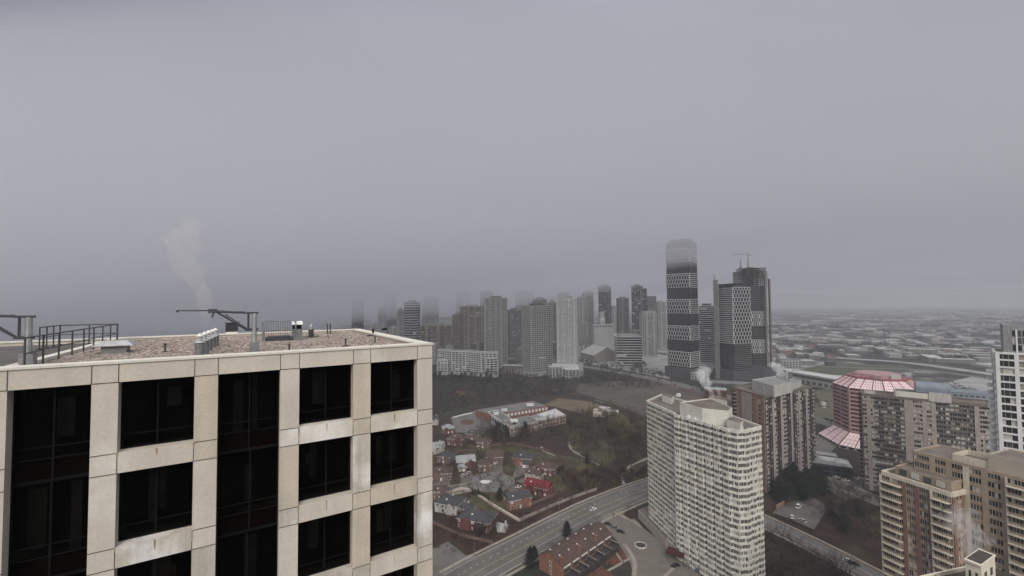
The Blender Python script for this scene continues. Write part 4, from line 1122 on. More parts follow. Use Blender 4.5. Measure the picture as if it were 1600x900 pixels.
def strip(name, left, right, z, m, a=0.0, b=1.0, h=0.0):
    """ruled sheet between two world polylines, from fraction a to b across"""
    mb = MB()
    for i in range(len(left)-1):
        def lerp(p, q, t): return (p[0]+(q[0]-p[0])*t, p[1]+(q[1]-p[1])*t)
        A, B = lerp(left[i], right[i], a), lerp(left[i], right[i], b); C, D = lerp(left[i+1], right[i+1], b), lerp(left[i+1], right[i+1], a)
        if h: mb.hexa([(*p, z) for p in (A, B, C, D)], [(*p, z+h) for p in (A, B, C, D)])
        else: mb.poly([(*p, z) for p in (A, B, C, D)])
    o = mb.build(name, m); return tag(o, kind='structure')
def smooth_line(pts, n=24):
    """Catmull-Rom through world points"""
    P = [pts[0]] + list(pts) + [pts[-1]]; out = []
    seg = len(pts)-1
    for s in range(seg):
        p0, p1, p2, p3 = P[s:s+4]; k = max(2, n//seg)
        for i in range(k):
            t = i/k
            out.append(tuple(.5*((2*p1[c]) + (-p0[c]+p2[c])*t + (2*p0[c]-5*p1[c]+4*p2[c]-p3[c])*t*t + (-p0[c]+3*p1[c]-3*p2[c]+p3[c])*t**3) for c in (0, 1)))
    return out + [pts[-1]]
def offset(line, d):
    out = []
    for i, p in enumerate(line):
        a = line[max(0, i-1)]; b = line[min(len(line)-1, i+1)]; dx, dy = b[0]-a[0], b[1]-a[1]; l = math.hypot(dx, dy)
        out.append((p[0]+dy/l*d, p[1]-dx/l*d))
    return out
def road(name, pts, w, z=.06, m=None, lines=((.5, 'y', False),), walks=True, n=30):
    c = smooth_line(pts, n); L, R_ = offset(c, -w/2), offset(c, w/2)
    strip(name, L, R_, z, m or asph)
    for t, col, dash in lines:
        e = .1/w if w < 30 else .2/w
        o = offset(c, (t-.5)*w); 
        if dash:
            mb = MB(); acc = 0
            for a, b in zip(o, o[1:]):
                d = math.dist(a, b); k = max(1, round(d/9))
                for i in range(0, k):
                    t0, t1 = i/k, (i+.35)/k; P = (a[0]+(b[0]-a[0])*t0, a[1]+(b[1]-a[1])*t0); Q = (a[0]+(b[0]-a[0])*t1, a[1]+(b[1]-a[1])*t1)
                    dx, dy = (b[0]-a[0])/d*.13, (b[1]-a[1])/d*.13
                    mb.poly([(P[0]+dy, P[1]-dx, z+.02), (Q[0]+dy, Q[1]-dx, z+.02), (Q[0]-dy, Q[1]+dx, z+.02), (P[0]-dy, P[1]+dx, z+.02)])
            tag(mb.build('road_marking', paint), kind='structure')
        else: strip('road_marking', offset(o, -.09), offset(o, .09), z+.02, ypaint if col == 'y' else paint)
    if walks:
        for s in (-1, 1):
            strip('kerb', offset(c, s*(w/2)) if s > 0 else offset(c, s*(w/2+.25)), offset(c, s*(w/2+.25)) if s > 0 else offset(c, s*(w/2)), .0, walkc, h=.17)
            a, b = (w/2+1.2, w/2+3.0); strip('pavement', offset(c, s*a) if s > 0 else offset(c, s*b), offset(c, s*b) if s > 0 else offset(c, s*a), .10, walkc)
    return c

# neighbourhood ground covers
patch('leaf_litter', [(560, 905), (676, 660), (900, 640), (1012, 640), (1012, 760), (800, 850), (690, 1000)], .025, litter)
patch('leaf_litter', [(1190, 770), (1420, 720), (1700, 900), (1300, 1400), (1180, 1100)], .025, litter)
patch('lawn', [(676, 705), (760, 692), (900, 715), (935, 750), (840, 800), (700, 800), (676, 790)], .04, lawn)
patch('lawn', [(886, 676), (925, 680), (960, 700), (965, 735), (915, 730), (893, 705)], .04, mat('olive_lawn', (.085, .082, .036), .95, var=.35, scale=.1, var2=.3, scale2=.6, alt=(.05, .035, .025), altlo=.45, althi=.55))
patch('lawn', [(985, 722), (1012, 712), (1012, 745), (988, 752), (975, 740)], .04, MATS['olive_lawn'])
patch('school_field', [(850, 632), (872, 622), (925, 628), (960, 640), (930, 652), (884, 640)], .04, turf)
patch('brown_field', [(905, 600), (1000, 592), (1060, 600), (1150, 622), (1100, 660), (1012, 652), (950, 628), (900, 612)], .04, dirt)
patch('green_field', [(1240, 580), (1300, 566), (1400, 572), (1430, 580), (1350, 590)], .045, green)
patch('green_field', [(1268, 612), (1312, 602), (1330, 640), (1300, 660), (1270, 655)], .045, mat('grass_verge', (.12, .12, .075), .95, var=.25, scale=.05, var2=.15, scale2=.6))
patch('school_yard', [(704, 652), (745, 641), (762, 648), (776, 668), (745, 676), (712, 676)], .045, asph_p)
patch('yard_island', [(718, 659), (726, 655), (738, 656), (742, 660), (735, 664), (722, 664)], .075, mat('brown_bark', (.12, .07, .045), .95))
patch('parking_lot', [(893, 545), (960, 541), (1046, 556), (1046, 592), (985, 580), (905, 566)], .06, palelot)
patch('parking_lot', [(1470, 600), (1520, 588), (1620, 600), (1620, 640), (1520, 640)], .06, palelot)
patch('parking_lot', [(1272, 752), (1300, 738), (1352, 748), (1352, 775), (1320, 782)], .055, asph)
patch('paved_court', [(1207, 802), (1232, 778), (1262, 772), (1294, 792), (1272, 828), (1240, 812)], .055, asph)
patch('forecourt', [(930, 812), (962, 793), (985, 806), (1006, 822), (1060, 862), (1100, 905), (1000, 940), (985, 880), (965, 846)], .055, mat('forecourt_paving', (.17, .15, .13), .9, var=.12, scale=.2, var2=.1, scale2=1.5))
patch('planting_bed', [(973, 803), (995, 795), (1003, 806), (985, 812)], .09, litter)
patch('planting_bed', [(997, 812), (1052, 850), (1048, 856), (1003, 824)], .09, litter)

# the big curving road
Lp = W2([(690, 897), (742, 870), (812, 839), (863, 813), (913, 789), (961, 768), (1012, 750), (1080, 728)])
Rp = smooth_line(W2([(735, 932), (782, 901), (820, 878), (858, 853), (895, 832), (930, 812), (975, 793), (1012, 778), (1080, 754)]), 90)
Nn = [min(Rp, key=lambda q: math.dist(p, q)) for p in Lp]
C_ = [((a[0]+b[0])/2, (a[1]+b[1])/2) for a, b in zip(Lp, Nn)]
wR = sum(math.dist(a, b) for a, b in zip(Lp[1:], Nn[1:]))/7
c_main = road('road', C_, wR, .06, None, ((.04, 'w', False), (.28, 'w', True), (.5, 'y', False), (.73, 'w', False), (.96, 'w', False)), n=48)
patch('road_junction', [(640, 1000), (676, 858), (700, 846), (728, 868), (742, 868), (800, 905), (760, 1000)], .075, asph)
# cul-de-sac
ccx, ccy = G(767, 753); mb = MB(); mb.poly([(ccx + 17*math.cos(i*math.pi/18), ccy + 17*math.sin(i*math.pi/18), .07) for i in range(36)]); tag(mb.build('turning_circle', asph_p), kind='structure')
mb = MB(); mb.prism([(ccx - 3.4 + 4.2*math.cos(i*math.pi/12)*(1 + .1*math.sin(i*2.3)), ccy + .2 + 3.0*math.sin(i*math.pi/12)) for i in range(24)], .07, .22, 0); tag(mb.build('turning_circle_island', whitec), kind='structure')
road('road', W2([(640, 790), (676, 772), (712, 765), (745, 758)]), 9, .06, asph_p, (), True, 12)
# road at the lower right and the wide road near the pink tower
road('road', W2([(1150, 795), (1195, 815), (1270, 851), (1345, 890), (1420, 930)]), 10.5, .06, asph_p, ((.5, 'w', False),), True, 24)
road('road', W2([(1240, 745), (1268, 712), (1300, 680), (1330, 655), (1380, 630)]), 19, .06, asph_p, ((.3, 'w', True), (.5, 'y', False), (.7, 'w', True)), False, 20)
road('road', W2([(1255, 655), (1290, 662), (1340, 682), (1400, 700)]), 12, .055, asph_p, (), False, 12)
road('road', W2([(1268, 744), (1310, 757), (1370, 782), (1420, 800)]), 9, .06, asph_p, (), True, 12)
road('road', W2([(820, 556), (905, 571), (985, 585), (1045, 597), (1110, 613), (1180, 632), (1290, 660)]), 24, .065, asph_p, ((.25, 'w', False), (.5, 'w', False), (.75, 'w', False)), False, 40)
road('road', W2([(1195, 535), (1230, 546), (1300, 558), (1420, 567), (1600, 592)]), 26, .065, palelot, ((.5, 'w', False),), False, 30)
road('road', W2([(1195, 523), (1300, 528), (1450, 540), (1620, 545)]), 30, .065, palelot, (), False, 30)
road('road', W2([(1200, 560), (1290, 572), (1460, 580), (1650, 610)]), 16, .065, asph_p, (), False, 30)
road('road', W2([(1340, 508), (1420, 530), (1500, 556), (1640, 575)]), 22, .07, palelot, (), False, 30)
for a_ in (((846, 604), (862, 608), (884, 614)), ((888, 690), (893, 702), (910, 713), (938, 727)), ((846, 698), (850, 705), (868, 712)), ((975, 757), (972, 742), (982, 730), (1012, 716)), ((930, 625), (945, 630), (958, 634))):
    c = smooth_line(W2(a_), 14); strip('footpath', offset(c, -1.1), offset(c, 1.1), .085, walkc)

# ------------------------------------------------------------------ houses
roof_dk = mat('shingle_dark', (.055, .056, .06), .9, var=.2, scale=.3, var2=.2, scale2=2.5)
roof_br = mat('shingle_brown', (.085, .055, .045), .9, var=.2, scale=.3, var2=.2, scale2=2.5)
roof_gy = mat('shingle_grey', (.30, .31, .31), .9, var=.12, scale=.3, var2=.1, scale2=2.5)
roof_rd = mat('shingle_red', (.15, .016, .02), .8, var=.2, scale=.3, var2=.2, scale2=2.5)
wallr = mat('house_brick_red', (.14, .055, .045), .9, var=.15, scale=.4, var2=.15, scale2=3)
wallo = mat('house_brick_orange', (.23, .11, .075), .9, var=.15, scale=.4, var2=.15, scale2=3)
wallw = mat('house_siding_white', (.45, .43, .39), .85, var=.08, scale=.4)
wallb = mat('house_brick_brown', (.16, .10, .08), .9, var=.15, scale=.4, var2=.15, scale2=3)
trim = mat('white_trim', (.72, .71, .68), .7)

def house(px, w, d, hw, hr, rz, wm, rm, label, kind='hip', garage=None, cat='house'):
    x, y = G(*px, hr*.6); rz = R(rz)
    r = empty('house', (x, y, 0), label, cat, rz=rz)
    mb = MB(); mb.box(-w/2, -d/2, 0, w/2, d/2, hw); 
    if kind == 'gable':
        for s in (-1, 1):
            mb.v += [(s*w/2, -d/2, hw), (s*w/2, d/2, hw), (s*w/2, 0, hr)]; n = len(mb.v); mb.f.append((n-3, n-2, n-1) if s > 0 else (n-1, n-2, n-3)); mb.m.append(0)
    mb.build('wall', wm, r)
    o = .5; W, D = w/2+o, d/2+o; q = (W - D*.95) if kind == 'hip' else W
    q = max(q, 1.0)
    mb = MB(); n = 0; ze = hw - .1
    mb.v += [(-W, -D, ze), (W, -D, ze), (W, D, ze), (-W, D, ze), (-q, 0, hr), (q, 0, hr), (-W, -D, ze+.22), (W, -D, ze+.22), (W, D, ze+.22), (-W, D, ze+.22), ]
    mb.v[4] = (-q, 0, hr+.2); mb.v[5] = (q, 0, hr+.2)
    mb.f += [(6, 7, 5, 4), (7, 8, 5), (8, 9, 4, 5), (9, 6, 4), (3, 2, 1, 0), (0, 1, 7, 6), (1, 2, 8, 7), (2, 3, 9, 8), (3, 0, 6, 9)]; mb.m += [0]*4 + [1]*5
    if kind == 'gable': mb.f[1] = (7, 8, 5); 
    ro = mb.build('roof', [rm, trim], r)
    cb = MB(); cb.box(q*.4, .4, hr - 1.6, q*.4 + .9, 1.3, hr + 1.1); cb.build('chimney', wm, ro)
    gx = random.choice((-1, 1))*w*.22; gw = w*.17; gz_ = ze + (hr-ze)*.62; gy = -D - .9   # small front gable
    gb = MB(); gb.box(gx-gw+.3, -d/2-.9, 0, gx+gw-.3, -d/2-.003, ze); gb.build('bay', wm, r)
    gb = MB(); gb.v += [(gx-gw, gy, ze+.1), (gx+gw, gy, ze+.1), (gx, gy, gz_), (gx-gw, -d*.12, ze+.1), (gx+gw, -d*.12, ze+.1), (gx, -d*.12, gz_)]
    gb.f += [(0, 1, 2), (1, 4, 5, 2), (3, 0, 2, 5), (4, 3, 5)]; gb.m += [1, 0, 0, 0]; gb.build('gable', [rm, wm], ro)
    if random.random() < .7:
        sb_ = MB(); s = (hr - ze)/D; yy = -D*.45; zz = ze + (D + yy)*s + .35; sb_.box(-q*.5 - .5, yy - .4, zz - .5, -q*.5 + .5, yy + .3, zz + .12); sb_.build('skylight', trim, ro)
    # windows front and sides, two storeys
    def win(cx, cz, side, ww=1.3, hh=1.3):
        fr_ = MB(); pn = MB()
        if side in 'fb':
            yy = -d/2 - .06 if side == 'f' else d/2 + .02
            fr_.box(cx-ww/2-.12, yy, cz-hh/2-.12, cx+ww/2+.12, yy+.045, cz+hh/2+.12); y2 = yy - .02 if side == 'f' else yy + .045
            pn.box(cx-ww/2, y2, cz-hh/2, cx+ww/2, y2+.03, cz+hh/2)
        else:
            xx = -w/2 - .06 if side == 'l' else w/2 + .02
            fr_.box(xx, cx-ww/2-.12, cz-hh/2-.12, xx+.045, cx+ww/2+.12, cz+hh/2+.12); x2 = xx - .02 if side == 'l' else xx + .045
            pn.box(x2, cx-ww/2, cz-hh/2, x2+.03, cx+ww/2, cz+hh/2)
        f_ = fr_.build('window', trim, r); pn.build('pane', random.choice((G_DARK, G_MID, G_PALE)), f_)
    fl = (1.5, 4.3) if hw > 4.5 else (1.5,)
    for z in fl:
        n = max(2, int(w/3.2))
        for i in range(n): 
            cx = -w/2 + (i+.5)*w/n
            if z < 2 and abs(cx) < 1.4: continue
            if z < 2 and garage and cx*garage > 0: continue
            win(cx, z, 'f', 1.5); win(cx, z, 'b', 1.3)
        for i in (-1, 1): win(i*d*.22, z, 'l'); win(i*d*.22, z, 'r')
    mb = MB(); mb.box(-.5, -d/2-.1, 0, .5, -d/2-.02, 2.1); do = mb.build('door', trim, r)
    mb = MB(); mb.box(.32, -d/2-.15, 1.0, .4, -d/2-.101, 1.1); mb.build('handle', darkm, do)
    if garage:
        g = garage; x0 = g*w*.28
        mb = MB(); mb.box(x0-2.9, -d/2-4.5, 0, x0+2.9, -d/2-.001, 2.9); mb.build('garage', wm, r)
        mb = MB(); z=2.9; mb.v += [(x0-3.2, -d/2-4.9, z), (x0+3.2, -d/2-4.9, z), (x0+3.2, -d/2-.02, z), (x0-3.2, -d/2-.02, z), (x0-1.6, -d/2-2.6, z+1.5), (x0+1.6, -d/2-2.6, z+1.5), (x0+1.6, -d/2-.02, z+1.5), (x0-1.6, -d/2-.02, z+1.5)]
        mb.f += [(0, 1, 5, 4), (1, 2, 6, 5), (3, 0, 4, 7), (4, 5, 6, 7), (3, 2, 1, 0)]; mb.m += [0]*5; mb.build('garage_roof', rm, r)
        for s in (-1, 1):
            mb = MB(); mb.box(x0+s*1.4-1.15, -d/2-4.58, 0, x0+s*1.4+1.15, -d/2-4.52, 2.2); mb.build('garage_door', trim, r)
    return r
house((704, 783), 15, 12, 5.4, 8.2, -22, wallw, roof_dk, 'white walled house with a dark hip roof at the corner behind the curved wall', garage=None)
house((746, 806), 19, 13, 5.2, 8.4, -20, wallr, roof_dk, 'large red brick house with a dark grey hip roof, nearest the road junction')
house((808, 776), 15, 11, 5.4, 8.0, 22, wallo, roof_dk, 'orange brick house with a grey roof beside the conical evergreen', 'gable')
house((842, 757), 17, 10, 5.0, 8.2, -30, roof_rd, roof_rd, 'bright red house with red roof, walls and steps down to the garden', 'gable')
house((853, 728), 15, 11, 5.2, 8.4, -28, wallr, roof_br, 'red brick house with a brown roof and white garage doors above the red one', garage=-1)
house((817, 713), 15, 12, 5.2, 8.2, -12, wallo, roof_dk, 'orange brick house with a dark roof and bright windows behind the turning circle', garage=1)
house((773, 711), 13, 11, 5.6, 9.0, 2, wallb, roof_br, 'dark brown house with rows of white windows facing the turning circle', 'gable')
house((727, 718), 14, 11, 5.4, 8.6, 14, wallr, roof_gy, 'brick house with a pale grey gable roof and twin white garage doors', 'gable', garage=-1)
house((690, 736), 15, 11, 5.0, 8.0, 4, wallb, roof_br, 'dull brown roofed house close to the near tower edge', garage=None)
house((714, 684), 15, 12, 6.0, 9.0, -12, wallr, roof_br, 'red brick house with a brown hip roof below the school yard')
house((741, 677), 14, 10, 5.0, 7.6, -20, wallb, roof_dk, 'low house with a dark roof between bare trees below the school')
house((682, 697), 12, 10, 5.2, 8.4, 20, wallw, roof_gy, 'small white house at the edge of the near tower, above the brown roof', 'gable')
house((678, 655), 9, 8, 5.0, 8.6, 10, wallw, roof_dk, 'little white gabled house highest up beside the near tower', 'gable')
house((756, 690), 12, 9, 4.6, 7.0, -10, wallb, roof_br, 'small brown house half hidden by trees above the lawn')
house((720, 614), 14, 9, 4.5, 7.0, -10, wallr, roof_br, 'small red roofed house alone in the bare wood', 'gable')
house((835, 740), 11, 8, 4.6, 7.0, -30, wallw, roof_br, 'small white fronted house wedged between the red house and the brown roof', 'gable')

house((757, 724), 10, 9, 4.8, 7.4, 6, wallb, roof_br, 'plain brown roofed house left of the one with rows of white windows')
house((697, 711), 12, 10, 5.0, 7.8, -16, wallb, roof_dk, 'grey roofed house with brown walls near the left edge of the suburb')
house((686, 765), 11, 9, 4.6, 7.2, 10, wallb, roof_br, 'small brown house beside the street at the near tower edge')
house((785, 822), 5, 4, 2.4, 3.8, -22, wallw, roof_gy, 'small pale shed like house beside the large red brick one', 'gable')
house((729, 792), 9, 7, 3.6, 5.6, -22, wallw, roof_dk, 'low white annex between the two dark roofed corner houses')
house((700, 668), 11, 9, 5.0, 7.8, 15, wallr, roof_gy, 'grey roofed brick house at the left end of the school yard')
# driveways, fences, small gardens
drv = mat('driveway', (.15, .13, .115), .9, var=.2, scale=.3, var2=.15, scale2=2)
for P in ([(716, 741), (736, 735), (742, 750), (722, 756)], [(768, 722), (784, 722), (788, 741), (766, 741)], [(806, 728), (822, 722), (838, 735), (800, 748)], [(838, 738), (848, 744), (822, 756), (806, 752)], [(676, 742), (700, 742), (704, 760), (676, 764)], [(795, 762), (812, 758), (826, 766), (796, 772)]): patch('driveway', P, .058, drv)
patch('garden_bed', [(950, 858), (975, 848), (985, 868), (965, 884), (945, 880)], .05, mat('russet_bed', (.11, .045, .03), .95, var=.4, scale=.4, var2=.3, scale2=2))
patch('garden_bed', [(905, 905), (940, 884), (965, 905), (940, 930)], .05, MATS['russet_bed'])
def path_px(pts, w, n=10):
    c = smooth_line(W2(pts), n); strip('footpath', offset(c, -w/2), offset(c, w/2), .09, walkc)
path_px([(950, 892), (968, 882), (985, 872)], 1.4); path_px([(962, 862), (968, 872), (975, 880)], 1.0); path_px([(940, 866), (950, 856), (962, 846)], 1.2)
path_px([(975, 850), (984, 862), (992, 880), (990, 900)], 2.0, 16); path_px([(1035, 905), (1050, 890), (1062, 880)], 1.6); path_px([(960, 800), (975, 808), (990, 815), (1003, 825)], 1.6)
def fence_px(pts, label, h=1.7, m=None):
    c = W2(pts); p0 = c[0]; mb = MB()
    for a, b in zip(c, c[1:]): mb.slab((a[0]-p0[0], a[1]-p0[1]), (b[0]-p0[0], b[1]-p0[1]), -.06, .12, 0, h)
    o = mb.build('garden_fence', m or wallb); o.location = (*p0, 0); tag(o, label, 'fence')
fence_px([(676, 818), (720, 838), (770, 850)], 'brown fence in front of the large red brick house')
fence_px([(735, 700), (800, 694), (860, 706), (905, 740)], 'long dark fence behind the houses along the ravine edge')
fence_px([(790, 790), (770, 772)], 'short fence between the orange brick house and the curved wall')
fence_px([(676, 716), (720, 706), (740, 704)], 'back fence behind the pale roofed house')
fence_px([(830, 790), (862, 776), (880, 768)], 'garden fence below the bright red house')
fence_px([(745, 737), (752, 716), (748, 704)], 'side fence left of the house with rows of white windows')
fence_px([(1212, 806), (1250, 822), (1270, 830)], 'low railing wall along the front of the small court', 1.0, darkm)
# garden walls
def wall_line(pts, h, t, m, label, name='garden_wall'):
    c = smooth_line(W2(pts), 24); p0 = c[0]; mb = MB()
    L, R_ = offset(c, -t/2), offset(c, t/2)
    L = [(p[0]-p0[0], p[1]-p0[1]) for p in L]; R_ = [(p[0]-p0[0], p[1]-p0[1]) for p in R_]
    for i in range(len(L)-1):
        mb.hexa([(*L[i], 0), (*R_[i], 0), (*R_[i+1], 0), (*L[i+1], 0)], [(*L[i], h), (*R_[i], h), (*R_[i+1], h), (*L[i+1], h)])
    o = mb.build(name, m); o.location = (p0[0], p0[1], 0); tag(o, label, 'wall'); return o
wall_line([(700, 772), (720, 765), (738, 769), (768, 789), (812, 815)], 1.2, 1.3, mat('pinkish_wall', (.50, .42, .36), .85, var=.1, scale=.5), 'wide pale garden wall curving past the white walled house')
wall_line([(812, 815), (845, 800), (890, 781), (932, 766)], 1.8, .3, walkc, 'long pale sound wall between the gardens and the curving road')
wall_line([(1213, 795), (1222, 790), (1236, 782)], 2.2, .4, mat('brick_retaining', (.30, .17, .12), .9), 'short pink brick retaining wall beside the small parking court')

# townhouse row
a, b = G(860, 863, 10.5), G(937, 815, 10.5)
cx_, cy_ = (a[0]+b[0])/2, (a[1]+b[1])/2; L = math.dist(a, b); ang = math.atan2(b[1]-a[1], b[0]-a[0]) - math.pi/2
wdt = math.dist(G(842, 862, 6.8), G(879, 883, 6.8))*.95
r = gable('townhouse_row', cx_, cy_, wdt, L, 6.8, 10.5, ang, wallo, roof_br, 'orange brick townhouse row with a long brown gable roof and dark rear decks', 'house', .35)
hw_ = wdt/2
mb = MB(); 
for z in (1.4, 3.7, 5.9):
    mb.box(-.55, -L/2-.09, z-.9, .55, -L/2-.02, z+.7)
mb.build('window', trim, r)
mb = MB()
for z in (1.4, 3.7, 5.9): mb.box(-.35, -L/2-.13, z-.7, .35, -L/2-.091, z+.5)
mb.build('pane', G_DARK, r)
nu = 6
for k in range(nu):
    y0_ = -L/2 + L*(k+.08)/nu; y1_ = -L/2 + L*(k+.92)/nu; ym_ = (y0_+y1_)/2
    mb = MB(); mb.box(hw_+.01, y0_, 0, hw_+4.6, y1_-.4, 2.7); mb.box(hw_+.02, y1_-.38, 0, hw_+4.9, y1_, 3.9); mb.build('deck', darkm, r)
    mb = MB(); mb.box(hw_+.02, y1_+.01, 2.9, hw_+4.9, y1_+.3, 4.1); mb.build('party_wall', walkc, r)
    mb = MB(); mb.box(hw_+.01, y0_+.5, 3.4, hw_+.08, y1_-.8, 5.6); mb.build('window', G_MID, r)
    mb = MB(); mb.box(hw_+.02, y0_+.3, 5.7, hw_+.35, y1_-.5, 6.3); mb.build('fascia', trim, r)
    if k in (0, 2, 4):
     mb = MB(); mb.box(hw_-1.4, y0_-.3, 7, hw_-.3, y0_+.7, 10.2); mb.box(hw_-1.5, y0_-.4, 10.2, hw_-.2, y0_+.8, 10.45); mb.build('chimney', wallo, r)
    mb = MB(); zz = 9.2; mb.box(-hw_*.38-.6, ym_-.35, zz-.5, -hw_*.38+.5, ym_+.35, zz+.25); mb.box(hw_*.42-.5, ym_-.7, 8.6, hw_*.42+.4, ym_-.1, 9.35); mb.build('skylight', trim, r)

# school
r = empty('school', (*G(810, 650), 0), 'low brick school with grey and white flat roofs around a courtyard', 'school')
hs_ = 8.0
def sblock(pts, h, wm, rm, par=.5): roof_box(r, 'wing', W2Z(pts, h)[::1], 0, h, wm, rm, par)
def W2Z(pts, h):
    P = [G(*p, h) for p in pts]
    A = sum(P[i][0]*P[(i+1) % len(P)][1] - P[(i+1) % len(P)][0]*P[i][1] for i in range(len(P)))
    return P if A > 0 else P[::-1]
grr = mat('grey_flat_roof', (.19, .19, .19), .9, var=.15, scale=.08); whr = mat('white_flat_roof', (.60, .60, .58), .85, var=.12, scale=.08, alt=(.25, .25, .25), altlo=.56, althi=.62)
sblock([(743, 640), (768, 648), (856, 634), (832, 626)], 8.0, wallo, grr)
sblock([(762, 643), (797, 667), (813, 662), (778, 640)], 9.0, trim, grr, .6)
sblock([(797, 667.5), (840, 657.5), (826, 649), (787, 657)], 9.4, wallw, grr, .6)
sblock([(826, 651), (841, 657), (884, 648), (868, 638)], 8.6, wallw, whr, .5)
for px, s in (((788, 640), 6), ((828, 632), 8), ((803, 657), 7), ((775, 645), 5), ((850, 648), 3.5)):
    x, y = local(r, *G(*px, 10)); mb = MB(); mb.obox(x, y, 8.5, s, s*.7, 2.2, .2); mb.build('rooftop_unit', trim, r)
def wall_windows(root, p, q, h0, h1, n, m=G_DARK, nm='window'):
    p, q = local(root, *p), local(root, *q)
    for j in range(n):
        t0, t1 = (j+.2)/n, (j+.8)/n; mb = MB()
        mb.slab((p[0]+(q[0]-p[0])*t0, p[1]+(q[1]-p[1])*t0), (p[0]+(q[0]-p[0])*t1, p[1]+(q[1]-p[1])*t1), .03, .3, h0, h1); mb.build(nm, m, root)
wall_windows(r, G(797, 667.5, 9.4), G(840, 657.5, 9.4), 1, 3.4, 8, wallo); wall_windows(r, G(797, 667.5, 9.4), G(840, 657.5, 9.4), 5, 7.4, 8, wallo)
wall_windows(r, G(841, 657, 8.6), G(884, 648, 8.6), 1, 3.4, 8, wallo); wall_windows(r, G(841, 657, 8.6), G(884, 648, 8.6), 4.8, 7, 8, wallo)
wall_windows(r, G(768, 648, 8), G(856, 634, 8), 3.5, 6.5, 16, trim)
wall_windows(r, G(762, 643, 9), G(797, 667, 9), 2, 7, 9, G_MID)
wall_line([(708, 653), (722, 649), (738, 646)], .9, 1.6, trim, 'low white wall along the school yard')
for k, (px, d_) in enumerate((((930, 640), 'leftmost cream portable classroom by the brown field'), ((945, 637), 'cream portable with a bright roof, second from the left'), ((958, 642), 'right cream portable classroom standing nearest the trees'), ((936, 645), 'front cream portable classroom nearest the school'))):
    x, y = G(*px, 3.5); o = empty('portable_classroom', (x, y, 0), d_, 'portable cabin', 'portable classrooms', rz=R(-12))
    mb = MB(); mb.box(-6, -4, .3, 6, 4, 3.4); mb.build('wall', creamp, o); mb = MB(); mb.box(-6.3, -4.3, 3.4, 6.3, 4.3, 3.8); mb.build('roof', trim if k in (1, 2) else creamp, o)
    mb = MB()
    for xx in (-4, -1, 3): mb.box(xx, -4.08, 1.2, xx+1.4, -4.02, 2.4)
    mb.build('window', G_DARK, o)

# buildings between the towers, small blocks at the tower feet
def lowblock(px, w, d, h, rz, wm, rm, label, name='low_building', cat='building', group=None, wins=True, y0=None):
    x, y = G(*px, 0); o = empty(name, (x, y, 0), label, cat, group, R(rz))
    mb = MB(); mb.box(-w/2, -d/2, 0, w/2, d/2, h); mb.build('wall', wm, o)
    mb = MB(); mb.box(-w/2-.15, -d/2-.15, h, w/2+.15, d/2+.15, h+.5, 0); mb.build('roof', rm, o)
    if wins:
        n = max(2, int(w/5)); mb = MB()
        for k in range(max(1, int(h/3.4))):
            for i in range(n): mb.box(-w/2+(i+.2)*w/n, -d/2-.12, 1+k*3.3, -w/2+(i+.8)*w/n, -d/2-.02, 2.8+k*3.3)
            for i in range(max(1, int(d/6))):
                for sx in (-1, 1): mb.box(sx*(w/2+.07)-.05, -d/2+(i+.2)*6, 1+k*3.3, sx*(w/2+.07)+.05, -d/2+(i+.7)*6, 2.8+k*3.3)
        ob = mb.build('window', G_DARK, o); ob['kind'] = 'stuff'
    return o
lowblock((805, 583), 44, 16, 14, -10, T_BR, T_LT, 'pinkish low rise with white balconies left of the dark gridded tower')
lowblock((867, 590), 22, 14, 19, 5, T_LT, T_WH, 'small white apartment block between the dark tower and the pale ribbed tower')
lowblock((893, 590), 24, 14, 14, 5, T_LT, T_WH, 'white low block at the foot of the pale ribbed tower')
lowblock((925, 556), 40, 22, 7, -6, wallr, T_MD, 'low red roofed building by the far parking lot')
lowblock((1150, 612), 90, 24, 12, -24, T_DK, T_MD, 'dark podium building in front of the patterned towers')
lowblock((1118, 622), 26, 16, 12, -24, wallr, T_LT, 'dark red low block with white columns beside the smoke')
lowblock((1088, 592), 20, 16, 12, -10, T_LT, T_MD, 'small grey block beside the base of the banded tower')
lowblock((1030, 532), 70, 40, 14, 3, T_DK, T_MD, 'long low dark building left of the banded tower base')
lowblock((1010, 528), 60, 14, 16, 3, T_MD, T_WH, 'long low building with a bright white roof edge far left of the banded tower')
lowblock((968, 534), 26, 10, 18, 10, T_WH, T_WH, 'bright white angular roof behind the white office block')
lowblock((1312, 660), 10, 8, 5, 0, T_LT, T_LT, 'tiny pale hut on the road side by the grass field') if False else None
# long two level station building
x0_, x1_ = G(1232, 596), G(1316, 612); L = math.dist(x0_, x1_); ang = math.atan2(x1_[1]-x0_[1], x1_[0]-x0_[0])
r = empty('station_building', (*x0_, 0), 'long two level building with dark window strips and pale roof beyond the pink tower', 'building', rz=ang)
mb = MB(); mb.box(0, 0, 0, L, 26, 15); mb.build('wall', T_LT, r)
mb = MB(); mb.box(8, -.5, 9.6, L-8, -.02, 13.2); mb.build('window', T_DK, r)
mb = MB()
for k in range(int(L/9)): mb.box(4+k*9, -.4, 2, 9+k*9, -.02, 6.2)
mb.build('window', T_DK, r)
mb = MB(); mb.box(-.5, -.5, 15, L+.5, 26.5, 15.8); mb.build('roof', T_WH, r)
mb = MB()
for xx in (-11, L+.6):
    eb_ = MB(); eb_.box(xx, -3, 0, xx+10, 8, 18); eb_.build('end_block', T_WH, r)
mb = MB()
for xx in (-11, L+.6):
    for i in range(3):
        for k in range(4): mb.box(xx+1.2+i*3, -3.1, 2+k*4, xx+2.8+i*3, -3.01, 4+k*4)
mb.build('window', T_DK, r)
lowblock((1232, 575), 36, 20, 16, -10, T_LT, T_MD, 'pale blocky building right of the patterned towers')
